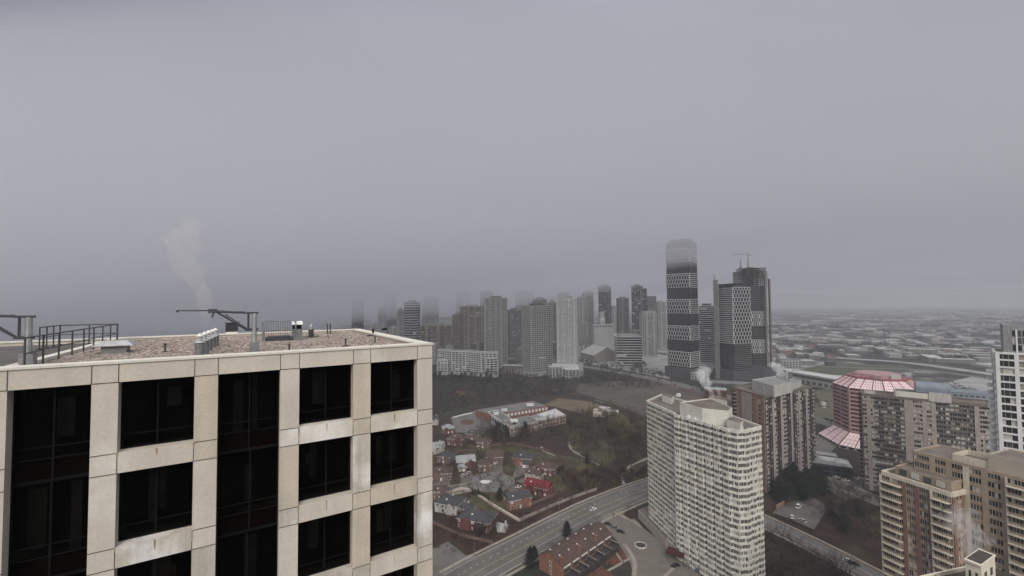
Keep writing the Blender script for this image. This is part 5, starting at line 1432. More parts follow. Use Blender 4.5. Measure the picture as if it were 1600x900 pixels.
lowblock((1297, 571), 16, 8, 8, 0, T_DK, T_MD, 'small dark arched structure alone on the green field')
lowblock((1286, 637), 5, 4, 6, 0, palec, palec, 'tiny pale kiosk on the grass verge', 'kiosk', 'kiosk')
lowblock((1296, 738), 24, 18, 8, -28, mat('navy_wall', (.03, .033, .045), .6), whr, 'dark blue low building with a patchy white roof in front of the pink skylights')
lowblock((1283, 716), 20, 8, 3.6, -28, T_LT, T_LT, 'long pale low canopy roof left of the dark blue building')
lowblock((1500, 622), 60, 26, 9, -30, bluem, bluem, 'blue roofed low hall beyond the long brown slab block')
lowblock((1540, 640), 40, 20, 10, -30, bluem, mat('blue_roof', (.25, .29, .35), .5), 'smaller bright blue roofed hall nearest the white grid tower')
# warehouses across the plain
rw = random.Random(9); wl = [whr, T_WH, T_WH, T_WH, T_WH, T_LT, T_LT, palelot, T_BR, mat('rust_roof', (.22, .10, .09), .9)]
base_w = None
for k in range(290):
    px, py = rw.uniform(1195, 1640), 488 + 82*rw.random()**1.25
    if 1290 < px < 1440 and py > 560: continue
    if px > 1440 and rw.random() < .1: continue
    w, d, h = rw.uniform(12, 30) + 45*rw.random()**3, rw.uniform(10, 30), rw.uniform(4, 10)
    x, y = G(px, py)
    mb = MB(); mb.box(-w/2, -d/2, 0, w/2, d/2, h, 0); 
    if rw.random() < .5: mb.box(-w/2+4, -d/2+3, h+.01, -w/2+9, -d/2+7, h+2, 1)
    mb.box(-w/2+.6, -d/2+.6, h+.005, w/2-.6, d/2-.6, h+.35, 1)
    rm2 = rw.choice(wl); dist_ = 'nearest strip' if py > 548 else 'middle strip' if py > 522 else 'farther strip' if py > 502 else 'farthest strip'; sz = 'long' if w > 34 else 'small' if w < 20 else 'mid-sized'
    cn = {whr: 'patchy white', T_WH: 'white', T_LT: 'pale grey', T_MD: 'grey', palelot: 'buff', T_BR: 'tan'}.get(rm2, 'rust red'); lr_ = 'left' if px < 1330 else 'right' if px > 1470 else 'middle'
    o = mb.build('warehouse', [rw.choice((T_LT, T_MD, T_BR)), rm2]); o.location = (x, y, 0); o.rotation_euler[2] = R(rw.choice((-24, -24, -20, 60, 66)))
    tag(o, '%s warehouse with a %s roof in the %s of the plain, %s part' % (sz, cn, dist_, lr_), 'warehouse', '%s %s roofed warehouses, %s, %s' % (sz, cn, dist_, lr_))
for k in range(46):
    px, py = rw.uniform(0, 1040), rw.uniform(489, 520)
    x, y = G(px, py); w, d, h = rw.uniform(15, 50), rw.uniform(12, 30), rw.uniform(6, 14)
    if px > 550 and y < 1700: continue
    mb = MB(); mb.box(-w/2, -d/2, 0, w/2, d/2, h); o = mb.build('distant_building', rw.choice((T_LT, T_MD, T_WH))); o.location = (x, y, 0); o.rotation_euler[2] = R(rw.uniform(-40, 40))
    tag(o, 'small pale building far off on the hazy plain behind the near roof and skyline', 'building', 'distant low buildings behind the skyline')
# ------------------------------------------------------------------ trees
bark = mat('bark', (.05, .04, .035), .95, var=.25, scale=.5)
twig = mat('twig', (.046, .036, .032), .95, var=.3, scale=.08)
twig_o = mat('twig_olive', (.11, .095, .045), .95, var=.3, scale=.1)
twig_r = mat('twig_reddish', (.06, .028, .024), .95, var=.3, scale=.1)
needle = mat('needles', (.013, .019, .013), .95, var=.35, scale=.4)
hedge_m = mat('hedge_leaf', (.03, .04, .02), .95, var=.3, scale=.5)
for m_ in (twig, twig_o, twig_r, needle, bark):      # each tree has its own tone
    t = m_.node_tree; b = t.nodes['Principled BSDF']; src = b.inputs['Base Color'].links[0].from_socket
    oi = N(t, 'ShaderNodeObjectInfo'); mr_ = N(t, 'ShaderNodeMapRange'); mr_.inputs['To Min'].default_value = .55; mr_.inputs['To Max'].default_value = 1.9 if m_ in (twig, bark) else 1.4
    t.links.new(oi.outputs['Random'], mr_.inputs['Value']); mm = N(t, 'ShaderNodeMixRGB', blend_type='MULTIPLY'); mm.inputs[0].default_value = 1
    t.links.new(src, mm.inputs[1]); t.links.new(mr_.outputs[0], mm.inputs[2]); t.links.new(mm.outputs[0], b.inputs['Base Color'])
def bare_tree_mesh(seed, h, crown, nb=9, tw=900, leafy=0):
    rd_ = random.Random(seed); tm = MB(); cm = MB()
    tm.tube((0, 0, -.2), (0, 0, h*.32), .26, .18, n=6); tm.tube((0, 0, h*.32), (rd_.uniform(-.3, .3), rd_.uniform(-.3, .3), h*.66), .17, .07, n=5)
    tips = []
    for i in range(nb):
        a = i*2.4 + rd_.uniform(-.3, .3); z = h*rd_.uniform(.24, .58); ln = crown*rd_.uniform(.6, 1.0)*(1.15 - z/h*.6)
        p = Vector((0, 0, z)); d = Vector((math.cos(a), math.sin(a), rd_.uniform(.5, 1.3))).normalized(); r_ = .085
        for s in range(3):
            q = p + d*ln*.42; tm.tube(p, q, r_, r_*.62, n=4, caps=False); r_ *= .62; tips.append((q, d))
            for b in range(2):
                d2 = (d + Vector((rd_.uniform(-.8, .8), rd_.uniform(-.8, .8), rd_.uniform(-.1, .7)))).normalized(); e_ = q + d2*ln*.38; cm.tube(q, e_, r_*.7, .012, n=3, caps=False); tips.append((e_, d2)); tips.append(((q+e_)/2, d2))
            p = q; d = (d + Vector((rd_.uniform(-.35, .35), rd_.uniform(-.35, .35), rd_.uniform(0, .4)))).normalized()
    for k in range(tw):
        p, d = rd_.choice(tips); p = p + Vector((rd_.gauss(0, .35), rd_.gauss(0, .35), rd_.gauss(0, .3)))
        d2 = (d + Vector((rd_.uniform(-1, 1), rd_.uniform(-1, 1), rd_.uniform(-.4, .9)))).normalized(); l = rd_.uniform(.5, 1.3)
        s = d2.orthogonal().normalized()*(.03 if not leafy else .09)
        q = p + d2*l; cm.poly([tuple(p - s), tuple(p + s), tuple(q)])
    return tm, cm
def conifer_mesh(seed, h, rad, n=1500):
    rd_ = random.Random(seed); tm = MB(); cm = MB(); tm.tube((0, 0, -.2), (0, 0, h*.9), .25, .05, n=6)
    for k in range(n):
        t_ = rd_.random()**.7; z = h*(.06 + .94*t_) ; rr = rad*(1-t_)**.62*rd_.uniform(.25, 1.0)*(1 + .25*math.sin(z*2.3)); a = rd_.uniform(0, 6.28)
        p = Vector((rr*math.cos(a), rr*math.sin(a), z)); o_ = Vector((math.cos(a), math.sin(a), rd_.uniform(-.5, .1))).normalized()*rd_.uniform(.3, .75); s = Vector((-math.sin(a), math.cos(a), rd_.uniform(-.3, .3)))*rd_.uniform(.12, .3)
        cm.poly([tuple(p - s - o_*.3), tuple(p + s - o_*.3), tuple(p + o_ + Vector((0, 0, -.1)))])
    return tm, cm
def tree_proto(kind, i, mesh, cm_mat, name):
    tm, cm = mesh
    r = bpy.data.objects.new(name, None); COL.objects.link(r)
    tm.build('trunk', bark, r); cm.build('crown', cm_mat, r); return r
PRO = {}
PRO['bare'] = [lambda i=i: tree_proto('bare', i, bare_tree_mesh(20+i, 11 + i, 5.4 + .5*i, 11, 700), twig, 'bare_tree') for i in range(5)]
PRO['olive'] = [lambda i=i: tree_proto('olive', i, bare_tree_mesh(40+i, 10 + i, 5.5, tw=1300, leafy=1), twig_o, 'willow_tree') for i in range(2)]
PRO['red'] = [lambda i=i: tree_proto('red', i, bare_tree_mesh(60+i, 8, 4.2, tw=900, leafy=1), twig_r, 'russet_shrub') for i in range(2)]
PRO['pine'] = [lambda i=i: tree_proto('pine', i, conifer_mesh(80+i, 11 + 1.5*i, 4.6 + .6*i, 4200), needle, 'pine_tree') for i in range(3)]
PRO['cone'] = [lambda i=i: tree_proto('cone', i, conifer_mesh(90+i, 5, 1.0, 700), hedge_m, 'cedar_tree') for i in range(1)]
CACHE = {}
rt = random.Random(4)
def plant(kind, x, y, label, cat, group=None, s=1.0):
    i = rt.randrange(len(PRO[kind])); key = (kind, i)
    if key not in CACHE: CACHE[key] = PRO[kind][i](); r = CACHE[key]
    else: r = copy_tree(CACHE[key])
    r.location = (x, y, 0); r.rotation_euler = (0, 0, rt.uniform(0, 6.28)); q = s*rt.uniform(.8, 1.2); r.scale = (q, q, q*rt.uniform(.9, 1.1))
    for k_ in ('label', 'category', 'group', 'kind'):
        if k_ in r: del r[k_]
    return tag(r, label, cat, group)
def inside(p, poly):
    c = False; n = len(poly)
    for i in range(n):
        a, b = poly[i], poly[(i+1) % n]
        if (a[1] > p[1]) != (b[1] > p[1]) and p[0] < (b[0]-a[0])*(p[1]-a[1])/(b[1]-a[1]) + a[0]: c = not c
    return c
def scatter(poly_px, n, mind=4.0):
    P = W2(poly_px); xs = [p[0] for p in P]; ys = [p[1] for p in P]; out = []; t_ = 0
    while len(out) < n and t_ < n*60:
        t_ += 1; p = (rt.uniform(min(xs), max(xs)), rt.uniform(min(ys), max(ys)))
        if inside(p, P) and all(math.dist(p, q) > mind for q in out[-60:]): out.append(p)
    return out
WOOD1 = [(664, 606), (740, 590), (800, 594), (850, 604), (905, 613), (880, 618), (835, 622), (745, 634), (700, 646), (664, 656)]
WOOD2 = [(885, 590), (935, 580), (985, 588), (1040, 604), (1000, 606), (920, 604)]
for x, y in scatter(WOOD1, 70, 6): plant('bare', x, y, 'bare grey tree in the winter wood behind the school', 'tree', 'bare trees of the wood behind the school', 1.15)
for x, y in scatter(WOOD2, 26, 6): plant('bare', x, y, 'bare tree in the thicket left of the brown field', 'tree', 'bare trees of the thicket by the brown field')
RAV = [(880, 662), (905, 652), (960, 648), (1005, 655), (1012, 700), (1000, 738), (950, 742), (925, 735), (900, 715), (885, 690)]
for x, y in scatter(RAV, 56, 5): plant('bare', x, y, 'bare dark tree in the ravine park left of the cream tower', 'tree', 'bare trees of the ravine park')
for x, y in scatter([(950, 660), (1000, 665), (1010, 690), (975, 705), (955, 690)], 14, 5): plant('olive', x, y, 'olive tinted willow in the ravine park', 'tree', 'olive willows of the ravine park', 1.2)
for x, y in scatter([(885, 670), (910, 665), (925, 700), (910, 720), (890, 695)], 8, 5): plant('olive', x, y, 'olive green tree along the left side of the ravine park', 'tree', 'olive trees on the left of the ravine park')
for x, y in scatter(RAV, 9, 8): plant('pine', x, y, 'small dark evergreen in the ravine park', 'tree', 'evergreens of the ravine park', .6)
for x, y in scatter([(930, 648), (965, 640), (985, 655), (950, 662)], 5, 5): plant('olive', x, y, 'straw coloured tree beside the portables', 'tree', 'straw coloured trees by the portables')
for x, y in scatter([(745, 668), (800, 678), (870, 660), (905, 665), (885, 680), (800, 700), (750, 690)], 34, 5): plant('bare', x, y, 'bare tree in the belt between the school and the houses', 'tree', 'bare trees between school and houses')
for x, y in scatter([(745, 672), (762, 665), (840, 676), (800, 690), (760, 690)], 9, 6): plant('pine', x, y, 'dark evergreen in the belt in front of the school', 'tree', 'evergreens in front of the school', .75)
for x, y in scatter([(900, 655), (925, 650), (930, 662), (905, 668)], 3, 6): plant('olive', x, y, 'olive green leafy tree at the right end of the school', 'tree', 'olive trees right of the school')
for x, y in scatter([(676, 700), (760, 700), (850, 700), (930, 760), (880, 800), (790, 830), (700, 860), (676, 850)], 74, 5): plant('bare', x, y, 'bare garden tree among the suburban houses', 'tree', 'bare trees among the houses', .62)
for x, y in scatter([(700, 800), (770, 820), (800, 815), (740, 850), (700, 850)], 12, 4): plant('red', x, y, 'low russet shrubby tree near the road junction', 'tree', 'russet trees by the junction', .6)
for x, y in scatter([(870, 735), (935, 745), (1010, 735), (1010, 748), (940, 762), (890, 775)], 22, 4): plant('red', x, y, 'russet tinted bare tree on the bank above the curving road', 'tree', 'russet trees on the road bank', .7)
for x, y in scatter([(1195, 838), (1250, 862), (1330, 900), (1290, 940), (1195, 940)], 30, 4): plant('bare', x, y, 'bare tree in the dark dell below the lower right road', 'tree', 'bare trees in the dell at lower right', .8)
for x, y in scatter([(1285, 790), (1300, 770), (1375, 790), (1380, 870), (1330, 850), (1290, 815)], 24, 5): plant('bare', x, y, 'bare tree between the small court and the tan brick block', 'tree', 'bare trees left of the tan brick block', .8)
for x, y in scatter([(1296, 800), (1345, 808), (1340, 840), (1310, 828)], 5, 5): plant('pine', x, y, 'dark evergreen among bare trees left of the tan brick block', 'tree', 'evergreens left of the tan brick block', .7)
for x, y in scatter([(1203, 782), (1236, 755), (1280, 752), (1288, 770), (1262, 778), (1225, 795)], 20, 4.2): plant('pine', x, y, 'tall dark evergreen at the foot of the brown brick tower', 'tree', 'evergreens at the foot of the brown tower', 1.05)
for x, y in scatter([(672, 592), (740, 586), (800, 590), (770, 598), (690, 604)], 22, 6): plant('pine', x, y, 'dark evergreen in front of the white curved block', 'tree', 'evergreens in front of the white curved block', .8)
for px, l in (((781, 782), 'single conical evergreen beside the orange brick house'), ((835, 872), 'dark evergreen left of the townhouse gable'), ((886, 838), 'evergreen behind the townhouse roof'), ((829, 886), 'evergreen at the lower left corner of the townhouse row')):
    plant('pine', *G(*px), l, 'tree', None, .55)
for k in range(9):
    t_ = k/8; plant('cone', *G(738 + 25*t_, 772 + 8*t_), 'small dark cedar in the clipped row behind the curved garden wall', 'tree', 'cedar row behind the garden wall', .75)
# street trees beside the curving road
oc = offset(c_main, -(wR/2 + 5))
for k in range(8, len(oc)-8, 3): plant('bare', oc[k][0], oc[k][1], 'thin bare street tree along the far kerb of the curving road', 'tree', 'street trees on the curving road', .45)
oc = offset(c_main, wR/2 + 4)
for k in range(12, 30, 3): plant('bare', oc[k][0], oc[k][1], 'small bare tree between the curving road and the townhouses', 'tree', 'small trees behind the townhouses', .4)

# undergrowth and far tree belts read as one mass
def mass(name, label, cat, polys, mats, n, hh, wd, seed, tri=26):
    rd_ = random.Random(seed); mb = MB()
    for poly, cnt in zip(polys, n):
        P = poly; xs = [p[0] for p in P]; ys = [p[1] for p in P]; c = 0
        while c < cnt:
            p = (rd_.uniform(min(xs), max(xs)), rd_.uniform(min(ys), max(ys)))
            if not inside(p, P): continue
            c += 1; s = rd_.uniform(.6, 1.2); mi = rd_.randrange(len(mats))
            for k in range(tri):
                a = rd_.uniform(0, 6.28); rr = wd*s*rd_.random()**.5; z = hh*s*rd_.random(); q = (p[0]+rr*math.cos(a)*(1-.4*z/hh), p[1]+rr*math.sin(a)*(1-.4*z/hh), z)
                l = hh*rd_.uniform(.15, .4); b = rd_.uniform(0, 6.28); w_ = l*.22
                mb.poly([(q[0]-w_*math.cos(b), q[1]-w_*math.sin(b), q[2]), (q[0]+w_*math.cos(b), q[1]+w_*math.sin(b), q[2]), (q[0]+rd_.uniform(-.4, .4), q[1]+rd_.uniform(-.4, .4), q[2]+l)], mi)
    o = mb.build(name, mats); tag(o, label, cat, kind='stuff'); return o
mass('undergrowth', 'tangled brown undergrowth filling the woods and ravine', 'undergrowth', [W2(WOOD1), W2(WOOD2), W2(RAV), W2([(745, 668), (800, 678), (905, 662), (885, 680), (800, 700), (750, 690)]), W2([(1195, 838), (1250, 862), (1330, 900), (1290, 960), (1195, 960)]), W2([(870, 735), (935, 745), (1010, 735), (1010, 748), (940, 762), (890, 775)])],
     [twig, twig_r, hedge_m, bark, twig_o, needle], [950, 340, 330, 210, 220, 190], 3.4, 2.6, 3)
mass('undergrowth', 'russet hedges and shrubs scattered among the houses and roads', 'shrubs', [W2([(676, 690), (760, 690), (930, 750), (820, 825), (700, 870), (676, 850)]), W2([(1205, 760), (1300, 740), (1380, 780), (1380, 850), (1290, 820)]), W2([(925, 625), (1010, 640), (1010, 655), (930, 655)])],
     [twig, twig_r, hedge_m, twig_o, needle], [560, 330, 150], 1.8, 1.4, 5)
far_m = mat('far_trees', (.055, .052, .048), .95, var=.3, scale=.01)
belts = []
rb_ = random.Random(8)
mb_polys = []; mb_n = []
for k in range(70):
    px_, py_ = rb_.uniform(1195, 1640), rb_.uniform(490, 566); x_, y_ = G(px_, py_); L_ = rb_.uniform(20, 90); W_2 = rb_.uniform(10, 40)
    if px_ < 1440 and py_ > 556: continue
    mb_polys.append([(x_, y_), (x_+L_, y_-L_*.3), (x_+L_, y_-L_*.3+W_2), (x_, y_+W_2)]); mb_n.append(int(6 + L_*.25))
for k in range(26):
    y = rb_.uniform(900, 6500); x0_ = rb_.uniform(-1.15, 1.15)*y; L_ = rb_.uniform(150, 700); sl_ = rb_.uniform(-.25, .25)
    if abs(x0_) < 0: continue
    if -0.2*y < x0_ < .45*y and y < 1600: continue
    mb_polys.append([(x0_, y), (x0_+L_, y+sl_*L_), (x0_+L_, y+sl_*L_+25), (x0_, y+25)]); mb_n.append(int(L_/5))
mass('far_treeline', 'thin dark tree belts across the hazy plain', 'tree belt', mb_polys, [far_m], mb_n, 9, 7, 6, 16)
mass('far_treeline', 'dark trees around the parking lots and tower feet', 'tree belt', [W2([(893, 562), (960, 572), (1046, 585), (1046, 592), (985, 584), (893, 568)]), W2([(985, 568), (1005, 566), (1010, 575), (990, 578)]), W2([(905, 545), (950, 540), (950, 546), (905, 551)]), W2([(790, 575), (880, 590), (880, 598), (790, 590)]), W2([(1195, 600), (1230, 605), (1300, 640), (1270, 640)])], [far_m, twig], [110, 40, 60, 90, 40], 7, 4, 12, 22)

mass('undergrowth', 'wooded slope running on behind the near tower', 'wood', [[(-420, 260), (-95, 330), (-110, 640), (-60, 900), (-700, 800), (-900, 400)]], [twig, hedge_m, twig_r, twig_o], [2600], 7, 4, 31, 16)
# ------------------------------------------------------------------ vehicles
tyre = mat('tyre', (.02, .02, .02), .9); 
CAR = {n: mat('car_' + n, c, .3, spec=.6, var=0) for n, c in dict(white=(.75, .75, .75), silver=(.45, .46, .47), black=(.02, .02, .022), grey=(.15, .155, .16), red=(.30, .03, .03), blue=(.05, .08, .16)).items()}
def car(px, rz, colour, label, group=None, van=False, world=False):
    x, y = px if world else G(*px); r = empty('parked_car' if not van else 'van', (x, y, .07), label, 'van' if van else 'car', group, R(rz))
    L_, W_c, hb, ht = (5.2, 2.0, 1.1, 2.1) if van else (4.5, 1.8, .85, 1.42)
    mb = MB(); mb.hexa([(-L_/2, -W_c/2, .3), (L_/2, -W_c/2, .3), (L_/2, W_c/2, .3), (-L_/2, W_c/2, .3)], [(-L_/2+.08, -W_c/2+.06, hb), (L_/2-.12, -W_c/2+.06, hb-.08), (L_/2-.12, W_c/2-.06, hb-.08), (-L_/2+.08, W_c/2-.06, hb)])
    a, b, c, d = (-L_/2+.15, L_/2-1.2, -L_/2+.4, L_/2-1.9) if van else (-L_/2+.5, L_/2-1.1, -L_/2+1.1, L_/2-1.9)
    mb.hexa([(c, -W_c/2+.22, ht-.06), (d, -W_c/2+.22, ht-.06), (d, W_c/2-.22, ht-.06), (c, W_c/2-.22, ht-.06)], [(c+.05, -W_c/2+.27, ht), (d-.05, -W_c/2+.27, ht), (d-.05, W_c/2-.27, ht), (c+.05, W_c/2-.27, ht)])
    mb.build('body', CAR[colour], r)
    mb = MB(); mb.hexa([(a, -W_c/2+.1, hb-.03), (b, -W_c/2+.1, hb-.09), (b, W_c/2-.1, hb-.09), (a, W_c/2-.1, hb-.03)], [(c, -W_c/2+.23, ht-.065), (d, -W_c/2+.23, ht-.065), (d, W_c/2-.23, ht-.065), (c, W_c/2-.23, ht-.065)]); mb.build('window', G_DARK, r)
    for sx in (-1, 1):
        for sy in (-1, 1):
            mb = MB(); mb.tube((sx*L_*.31, sy*(W_c/2-.2), .31), (sx*L_*.31, sy*(W_c/2+.01), .31), .31, n=12); mb.build('wheel', tyre, r)
    for sy in (-1, 1):
        mb = MB(); mb.box(L_/2-.06, sy*.6-.2, .6, L_/2+.02, sy*.6+.2, .74); mb.build('headlight', G_PALE, r)
    return r
car((723, 744), 70, 'white', 'left white car on the driveway of the pale roofed house')
car((732, 740), 70, 'white', 'right white car on the driveway of the pale roofed house')
car((810, 762), 10, 'white', 'white car parked just below the bright red house')
car((927, 797), 32, 'white', 'lone white car driving on the curving road')
car((1248, 793), 40, 'white', 'large white van parked in the small court at lower right', van=True)
car((1238, 809), 60, 'white', 'small white car at the front edge of the small court')
car((1254, 815), 100, 'silver', 'silver car near the corner wall of the small court')
car((1056, 885), 25, 'black', 'black car left of two by the forecourt entrance of the cream tower')
car((1074, 886), 60, 'grey', 'dark grey car between the canopy and the cream tower base')
car((1090, 891), 60, 'blue', 'dark blue car nearest the cream tower base')
car((950, 820), -30, 'black', 'black car first in the row beside the townhouse roof')
car((961, 826), -30, 'grey', 'grey car second in the row beside the townhouse roof')
car((970, 832), -30, 'black', 'black car last in the row beside the townhouse roof')
car((1326, 878), -32, 'white', 'white car driving down the lower right road')
car((1334, 882), -32, 'black', 'black car close behind the white one on the lower right road')
car((1307, 747), 0, 'white', 'white car at the left of the lot below the pink tower')
car((1322, 752), -30, 'white', 'long white car in the middle of the lot below the pink tower')
car((1342, 749), 20, 'white', 'white car at the right of the lot below the pink tower')
car((1330, 762), 20, 'grey', 'grey car at the bottom of the lot below the pink tower')
car((1300, 658), -30, 'black', 'dark car waiting at the crossing near the grass verge')
car((1292, 656), -30, 'black', 'dark car on the crossing road, left of the other dark one')
car((1290, 672), 45, 'white', 'white car on the wide road left of the pink skylights')
# distant lots: small cars, one mesh each
def mini(colour):
    mb = MB(); mb.box(-2.2, -.9, .25, 2.2, .9, .9, 0); mb.hexa([(-1.5, -.8, .9), (1.1, -.8, .9), (1.1, .8, .9), (-1.5, .8, .9)], [(-1.0, -.65, 1.4), (.5, -.65, 1.4), (.5, .65, 1.4), (-1.0, .65, 1.4)], 1)
    mb.box(-1.8, -.93, 0, -1.1, .93, .5, 2); mb.box(1.1, -.93, 0, 1.8, .93, .5, 2); return mb.build('parked_car', [CAR[colour], G_DARK, tyre])
minis = {c: None for c in CAR}
def lot(poly, rows_rz, n, where, sp=3.1):
    P = W2(poly); cx = sum(p[0] for p in P)/len(P); cy2 = sum(p[1] for p in P)/len(P); c, s = math.cos(R(rows_rz)), math.sin(R(rows_rz)); cnt = 0
    for i in range(-40, 40):
        for j in range(-12, 12):
            if cnt >= n: return
            u_, v_ = i*sp, j*15 + (5.5 if i % 2 else 0)*0
            for dv in (0, 5.4):
                x, y = cx + u_*c - (v_+dv)*s, cy2 + u_*s + (v_+dv)*c
                if not inside((x, y), P) or rt.random() < .4: continue
                col = rt.choices(list(CAR), (6, 4, 4, 3, 1, 1))[0]
                if minis[col] is None: o = minis[col] = mini(col)
                else: o = minis[col].copy(); COL.objects.link(o)
                o.location = (x, y, .08); o.rotation_euler[2] = R(rows_rz + 90); cnt += 1
                for k_ in ('label', 'category', 'group'):
                    if k_ in o: del o[k_]
                tag(o, '%s car parked in %s' % (col, where), 'car', '%s cars in %s' % (col, where))
lot([(900, 550), (950, 545), (960, 560), (955, 574), (905, 564)], 8, 80, 'the lot left of the white office block')
lot([(1004, 556), (1044, 560), (1044, 590), (990, 580)], 8, 90, 'the lot between the white office and the banded tower')
lot([(1475, 600), (1520, 590), (1556, 595), (1556, 615), (1500, 615)], -25, 50, 'the pale lot behind the long brown slab block')
rc2 = random.Random(3); cm_ = smooth_line(W2([(905, 571), (985, 585), (1045, 597), (1110, 613)]), 60)
for k in range(12):
    i = rc2.randrange(len(cm_)-1); p = offset(cm_, rc2.choice((-9, -5, 5, 9)))[i]; col = rc2.choice(list(CAR)); q = cm_[i+1]
    if minis[col] is None: minis[col] = o = mini(col)
    else: o = minis[col].copy(); COL.objects.link(o)
    o.location = (*p, .1); o.rotation_euler[2] = math.atan2(q[1]-cm_[i][1], q[0]-cm_[i][0])
    tag(o, col + ' car driving on the avenue before the banded tower', 'car', col + ' cars on the avenue'); o.name = 'driving_car'

# ------------------------------------------------------------------ street furniture
def lamp(x, y, rz, label, group):
    r = empty('street_lamp', (x, y, 0), label, 'street lamp', group, rz)
    mb = MB(); mb.tube((0, 0, 0), (0, 0, 9), .12, .07, n=6); mb.build('pole', galv_d, r)
    mb = MB(); mb.tube((0, 0, 8.9), (2.2, 0, 9.4), .05, n=5); mb.build('arm', galv_d, r)
    mb = MB(); mb.box(1.9, -.15, 9.32, 2.7, .15, 9.5); mb.build('lamp_head', galv, r)
oc = offset(c_main, -(wR/2 + .8)); oc2 = offset(c_main, wR/2 + .8)
for k in range(6, len(c_main)-6, 7):
    a = math.atan2(c_main[k+1][1]-c_main[k][1], c_main[k+1][0]-c_main[k][0])
    lamp(*oc[k], a - math.pi/2, 'thin grey street lamp on the garden side of the curving road', 'street lamps on the curving road, garden side')
    if k > 10: lamp(*oc2[k], a + math.pi/2, 'thin grey street lamp on the townhouse side of the curving road', 'street lamps on the curving road, townhouse side')
# canopy and fountain in the forecourt
x, y = G(1056, 862, 4); r = empty('entrance_canopy', (x, y, 0), 'dark red canopy on thin posts at the cream tower entrance', 'canopy', rz=R(-32))
mb = MB(); mb.box(-4, -2.6, 3.2, 4, 2.6, 4.3); mb.build('roof', mat('maroon_canvas', (.065, .014, .018), .7), r)
for sx in (-3.7, 3.7):
    for sy in (-2.3, 2.3): mb = MB(); mb.tube((sx, sy, 0), (sx, sy, 3.2), .12, n=8); mb.build('post', darkm, r)
x, y = G(1001, 853); r = empty('fountain', (x, y, .06), 'round dark planter with a pale rim in the middle of the forecourt', 'fountain')
mb = MB(); n = 24
for i in range(n):
    a0, a1 = 2*math.pi*i/n, 2*math.pi*(i+1)/n
    P = [(q*math.cos(a), q*math.sin(a)) for q, a in ((2.6, a0), (3.1, a0), (3.1, a1), (2.6, a1))]; mb.hexa([(*p, 0) for p in P], [(*p, .6) for p in P])
mb.build('rim', palec, r); mb = MB(); mb.prism([(2.55*math.cos(2*math.pi*i/24), 2.55*math.sin(2*math.pi*i/24)) for i in range(24)], 0, .3); mb.build('basin', darkm, r)

# ------------------------------------------------------------------ smoke
def smoke_mat(name, dens, sc=.3):
    m = bpy.data.materials.new(name); m.use_nodes = True; t = m.node_tree; t.nodes.clear()
    p = N(t, 'ShaderNodeVolumePrincipled'); p.inputs['Color'].default_value = (.97, .97, .98, 1)
    tc_ = N(t, 'ShaderNodeTexCoord'); mp_ = N(t, 'ShaderNodeMapping'); mp_.inputs['Scale'].default_value = (1, 1, .45); t.links.new(tc_.outputs['Object'], mp_.inputs[0])
    n_ = N(t, 'ShaderNodeTexNoise'); n_.inputs['Scale'].default_value = sc; n_.inputs['Detail'].default_value = 4; n_.inputs['Distortion'].default_value = 1.2; t.links.new(mp_.outputs[0], n_.inputs['Vector'])
    r_ = N(t, 'ShaderNodeMapRange'); r_.inputs['From Min'].default_value = .42; r_.inputs['From Max'].default_value = .72; r_.inputs['To Max'].default_value = dens*4; t.links.new(n_.outputs['Fac'], r_.inputs['Value']); t.links.new(r_.outputs[0], p.inputs['Density'])
    o = N(t, 'ShaderNodeOutputMaterial'); t.links.new(p.outputs[0], o.inputs['Volume']); return m
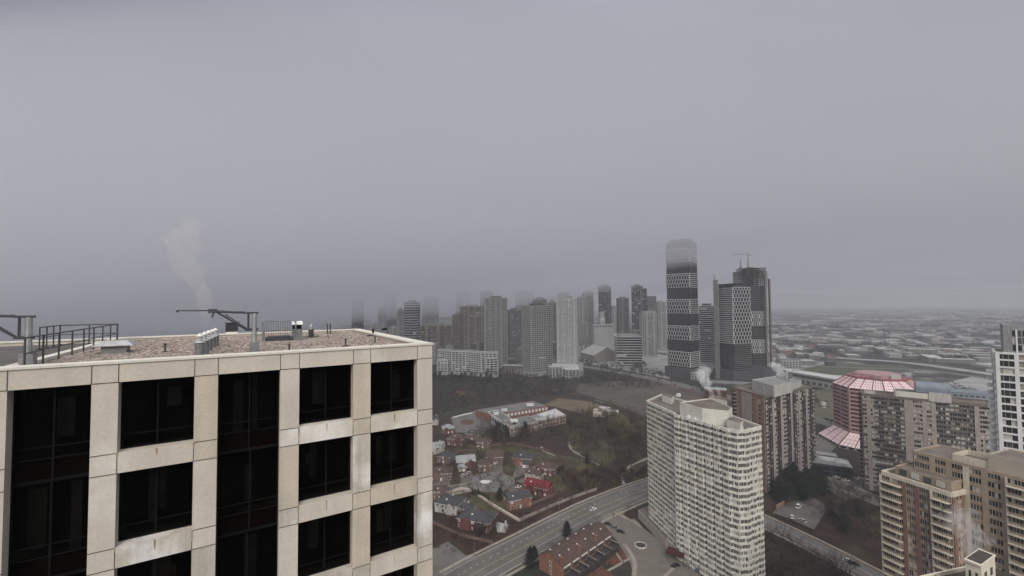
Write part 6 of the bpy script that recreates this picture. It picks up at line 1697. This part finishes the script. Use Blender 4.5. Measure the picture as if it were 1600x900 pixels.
def plume(name, path, radii, dens, label):
    """closed wobbly tube along world points"""
    rd_ = random.Random(len(path)*7 + int(dens*1e4)); mb = MB(); n = 14; p0 = path[0]; K = 6
    pts = []; rr = []
    for i in range(len(path)-1):
        for k in range(K):
            t_ = k/K; pts.append(Vector(path[i]).lerp(Vector(path[i+1]), t_) - Vector(p0)); rr.append(1.35*(radii[i]+(radii[i+1]-radii[i])*t_))
    pts.append(Vector(path[-1]) - Vector(p0)); rr.append(radii[-1])
    m = len(pts)
    for i, (p, r_) in enumerate(zip(pts, rr)):
        e_ = min(1, (m-1-i)/4.0 + .05); w1, w2 = rd_.uniform(-.5, .5), rd_.uniform(-.5, .5)
        for k in range(n):
            a = 2*math.pi*k/n; q = r_*max(.06, e_**.5)*(1 + .35*math.sin(a*2 + i*.7) * (.4 + rd_.random()*.6)); mb.v.append((p.x + q*math.cos(a) + r_*w1, p.y + q*math.sin(a), p.z + .35*r_*math.sin(a*3 + i)))
    for i in range(m-1):
        for k in range(n): j = (k+1) % n; mb.f.append((i*n+k, i*n+j, (i+1)*n+j, (i+1)*n+k)); mb.m.append(0)
    mb.f.append(tuple(range(n-1, -1, -1))); mb.m.append(0); mb.f.append(tuple(range((m-1)*n, m*n))); mb.m.append(0)
    o = mb.build(name, smoke_mat('smoke_' + str(dens), dens, 2.2/max(radii))); o.location = p0
    bm = bmesh.new(); bm.from_mesh(o.data); bmesh.ops.smooth_vert(bm, verts=bm.verts, factor=.5, use_axis_x=True, use_axis_y=True, use_axis_z=True); bmesh.ops.recalc_face_normals(bm, faces=bm.faces); bm.to_mesh(o.data); bm.free()
    tag(o, label, 'smoke', kind='stuff'); return o
def at(px, py, Y):
    x, y = GE(px, Y); hor = 474 - .008*(px-800); return (x, Y, H + (hor-py)/F*Y)
plume('smoke_plume', [at(1113, 627, 222), at(1111, 612, 222), at(1103, 598, 223), at(1096, 585, 224), at(1098, 572, 226)], [.35, .9, 2.0, 2.8, 3.2], .2, 'white steam rising from the roof of the cream tower')
plume('smoke_plume', [at(1124, 628, 222), at(1123, 616, 222), at(1121, 600, 223)], [.3, .7, 1.3], .12, 'thin second wisp of steam above the cream tower roof')
plume('smoke_plume', [at(1222, 591, 325), at(1219, 583, 325), at(1214, 573, 326), at(1208, 566, 327)], [.8, 2.2, 3.4, 3.6], .2, 'steam blowing off the penthouse of the brown brick tower')
plume('smoke_plume', [at(1528, 900, 118), at(1512, 862, 120), at(1505, 835, 122), at(1494, 806, 124), at(1490, 785, 126)], [1.2, 2.2, 2.8, 3.0, 2.8], .05, 'thin steam drifting up in front of the tan brick block')
plume('smoke_plume', [at(322, 520, 320), at(318, 488, 322), at(310, 455, 325), at(296, 425, 330), at(282, 398, 336), at(284, 365, 342), at(300, 335, 350)], [1.2, 2.8, 4.5, 6.5, 8, 8.5, 5], .06, 'tall faint smoke column rising behind the near roof')
plume('smoke_plume', [at(1400, 600, 380), at(1412, 592, 382), at(1425, 580, 384)], [.8, 2.4, 3], .06, 'small steam puff behind the pink tower crown')
